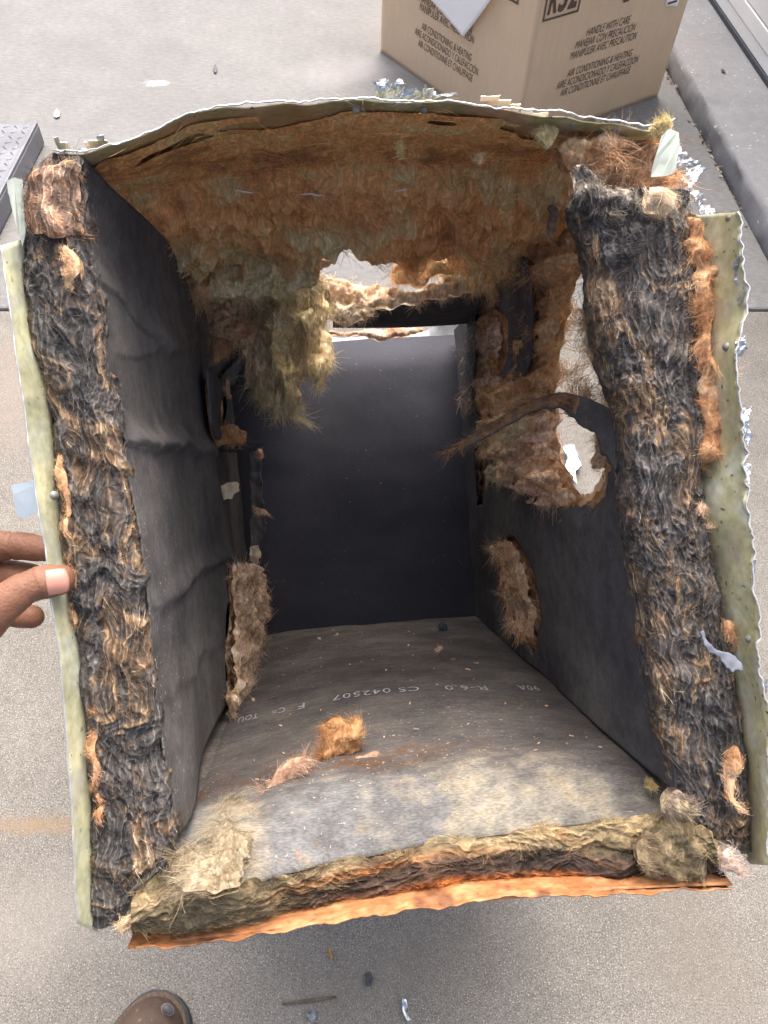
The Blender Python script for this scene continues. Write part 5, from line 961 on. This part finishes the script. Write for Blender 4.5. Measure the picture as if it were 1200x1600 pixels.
# thumb nail
a, b = cp(93, 906, .487), cp(64, 910, .484); T_ = nrm(a - b); view = nrm(CAMPOS - a); Nd = nrm(view - (view @ T_) * T_); S_ = np.cross(T_, Nd); Nd = nrm(Nd + .12 * S_)
th, s = np.meshgrid(np.linspace(-.86, .86, 22), np.linspace(0, 1, 18), indexing='ij'); endc = np.sqrt(np.clip(1 - (th / .95) ** 2, 0, 1))
S_ = np.cross(T_, Nd); along = -.0065 + s * (.0095 + .0035 * endc); rr = .01035 - .0045 * np.clip((along - .0005) / .008, 0, 1) ** 2
Gn = a + T_ * along[..., None] + rr[..., None] * (np.cos(th)[..., None] * Nd + np.sin(th)[..., None] * S_)
mb = MB(); mb.grid(to_p(Gn)); mb.build('thumbnail', M_NAIL, hand, solid=.0007, offset=0)

# boot
M_LEATHER = mat('worn_brown_leather', srgb(82, 66, 57), rough=.72, noise=[(26, .72, 1.25, 5, ONE), (200, .9, 1.1, 3, ONE)], bump=(120, .4, .0015, ONE), spec=.45, extra=specks(60, .68, srgb(150, 128, 112), .08, 18))
M_SOLE = mat('rubber_sole', srgb(58, 60, 64), rough=.65, noise=[(60, .8, 1.2, 3, ONE)], bump=(90, .3, .001, ONE))
toe = gp(266, 1560, .015); ang = R(-20); fwd = np.array([-math.sin(ang), math.cos(ang), 0]); lat = np.array([fwd[1], -fwd[0], 0])
ts = np.array([0, .006, .016, .032, .055, .09, .13, .17, .21, .25, .28, .292]); wd = np.array([.004, .020, .031, .039, .045, .048, .047, .045, .041, .040, .034, .02]); ht = np.array([.022, .036, .048, .058, .066, .078, .098, .15, .19, .19, .19, .17])
def boot_sections(wadd, z0, hfun, dome):
    rows = []; tt = np.linspace(0, 1, 60) ** 1.4 * .292; ww = np.interp(tt, ts, wd) + wadd; hh = hfun(tt); phi = np.linspace(0, np.pi, 26)
    for t, w_, h_ in zip(tt, ww, hh):
        cxs = np.cos(phi); czs = np.sin(phi) ** (.55 if dome else .12); c = toe - fwd * t + fwd * wadd; rows.append(np.array([c[:2].tolist() + [0]]) + lat[None] * (cxs * w_ * (1 if dome else 1))[:, None] + np.array([0, 0, 1.])[None] * (z0 + czs * h_)[:, None])
    return np.array(rows)
G = boot_sections(0, .012, lambda t: np.interp(t, ts, ht) - .012, True); G += vfbm(G * 25, 2, 5) * .0012; mb = MB(); mb.grid(to_p(G)); boot = mb.build('boot', M_LEATHER, person); boot['label'] = 'scuffed brown leather boot toe'
G = boot_sections(.006, .001, lambda t: .020 + 0 * t, False); mb = MB(); mb.grid(to_p(G)); f0 = to_p(G[0]); mb.add(f0, [[list(range(len(f0)))]]); mb.build('sole', M_SOLE, boot)
G = boot_sections(.0035, .0205, lambda t: .004 + 0 * t, False); mb = MB(); mb.grid(to_p(G)); f0 = to_p(G[0]); mb.add(f0, [[list(range(len(f0)))]]); mb.build('welt', mat('welt', srgb(88, 74, 62), rough=.7, noise=[(300, .6, 1.3, 2, ONE)]), boot)

sc = gp(262, 1577, .056); d_ = nrm(CAMPOS - sc); a_ = nrm(np.cross(d_, fwd)); b_ = np.cross(a_, d_); th = np.linspace(0, 2 * np.pi, 24, endpoint=False); rg = 1 + .12 * perlin(np.stack([np.cos(th) * 2, np.sin(th) * 2, 0 * th], -1), 3)
for nm, r0, h0, m_ in (('scuff_rim', 1.10, .0026, mat('scuffed_leather', srgb(150, 134, 120), rough=.9, noise=[(300, .7, 1.1, 2, ONE)])), ('toe_cap', 1.0, .0036, mat('bared_toe_cap', srgb(78, 80, 84), rough=.5, noise=[(90, .7, 1.2, 2, ONE)]))):
    mb = MB(); rows = [sc + d_ * (h0 - .004 * k * k) + (np.cos(th)[:, None] * a_ * .0080 + np.sin(th)[:, None] * b_ * .0055) * (r0 * k * rg)[:, None] for k in (1.0, .7, .4, .02)]; mb.grid(to_p(np.array(rows)), closed=True); mb.build(nm, m_, boot)

# ================================================================== LITTER ON THE CONCRETE
def litter(name, label, pts, thick, color, seed, rough=.6, metal=0.0, lift=.004, curl=.004, z0=0.0, cat='debris'):
    Q = np.array([gp(*p, z0) for p in pts]); c = Q.mean(0); n = len(Q); rings = [Q * 1.0]
    for k in (.66, .33, .02): rings.append(c + (Q - c) * k)
    G = np.array(rings); G[..., 2] = z0 + thick + lift * np.abs(fbm(G * 60, 2, seed)) + curl * ((G[..., :2] - c[:2]) ** 2).sum(-1) / (((Q[:, :2] - c[:2]) ** 2).sum(-1).max())
    mb = MB(); mb.grid(G - np.array([c[0], c[1], z0]), closed=True); o = mb.build(name, mat(label.replace(' ', '_')[:40], color, rough=rough, metal=metal, noise=[(160, .6, 1.2, 3, ONE)], bump=(200, .5, .001, ONE)), solid=.0008, offset=-1); o.location = (c[0], c[1], z0); return tag(o, label, cat)
litter('dry_leaf', 'narrow yellow brown dry leaf on the concrete below the rusty lip', [(512, 1480), (518, 1486), (521, 1498), (518, 1500), (513, 1492)], .001, srgb(150, 118, 66), 2, cat='leaf')
litter('metal_chip', 'small dark slate chip on the concrete near the bottom', [(570, 1521), (579, 1519), (583, 1530), (580, 1543), (572, 1541)], .0015, srgb(66, 70, 78), 3)
litter('foil_scrap', 'bright curled silver scrap at the bottom edge of the concrete', [(628, 1560), (634, 1562), (637, 1572), (634, 1580), (642, 1594), (636, 1596), (629, 1584), (627, 1572)], .002, srgb(200, 208, 216), 4, .3, .8, .006)
litter('foil_scrap', 'dull grey scrap beside the twig on the concrete', [(474, 1578), (482, 1584), (492, 1574), (495, 1590), (488, 1598), (480, 1590)], .001, srgb(124, 130, 138), 5, .5, .2)
litter('twig', 'thin flat dark twig lying on the concrete near the boot', [(440, 1567), (480, 1561), (525, 1556), (526, 1560), (482, 1567), (442, 1571)], .002, srgb(84, 78, 66), 6, lift=.001, curl=.0)
litter('pebble', 'white oval fleck on the pale concrete above the tread plate', [(85, 177), (90, 174), (94, 178), (94, 184), (89, 187), (85, 184)], .002, srgb(232, 234, 234), 7)
litter('metal_chip', 'dark sliver on the pale concrete at upper left', [(334, 106), (338, 103), (340, 110), (338, 117), (334, 114)], .002, srgb(84, 88, 96), 8)
litter('foil_scrap', 'crumpled silver foil on the ground seen through the right hole', [(876, 705), (892, 706), (904, 722), (906, 736), (896, 744), (900, 764), (890, 752), (880, 738), (884, 724)], .004, srgb(222, 228, 232), 9, .25, .8, .03)
litter('metal_chip', 'tiny dark chip on the raised door sill', [(1127, 110), (1133, 113), (1132, 116), (1126, 113)], .001, srgb(70, 72, 78), 10, z0=.06)
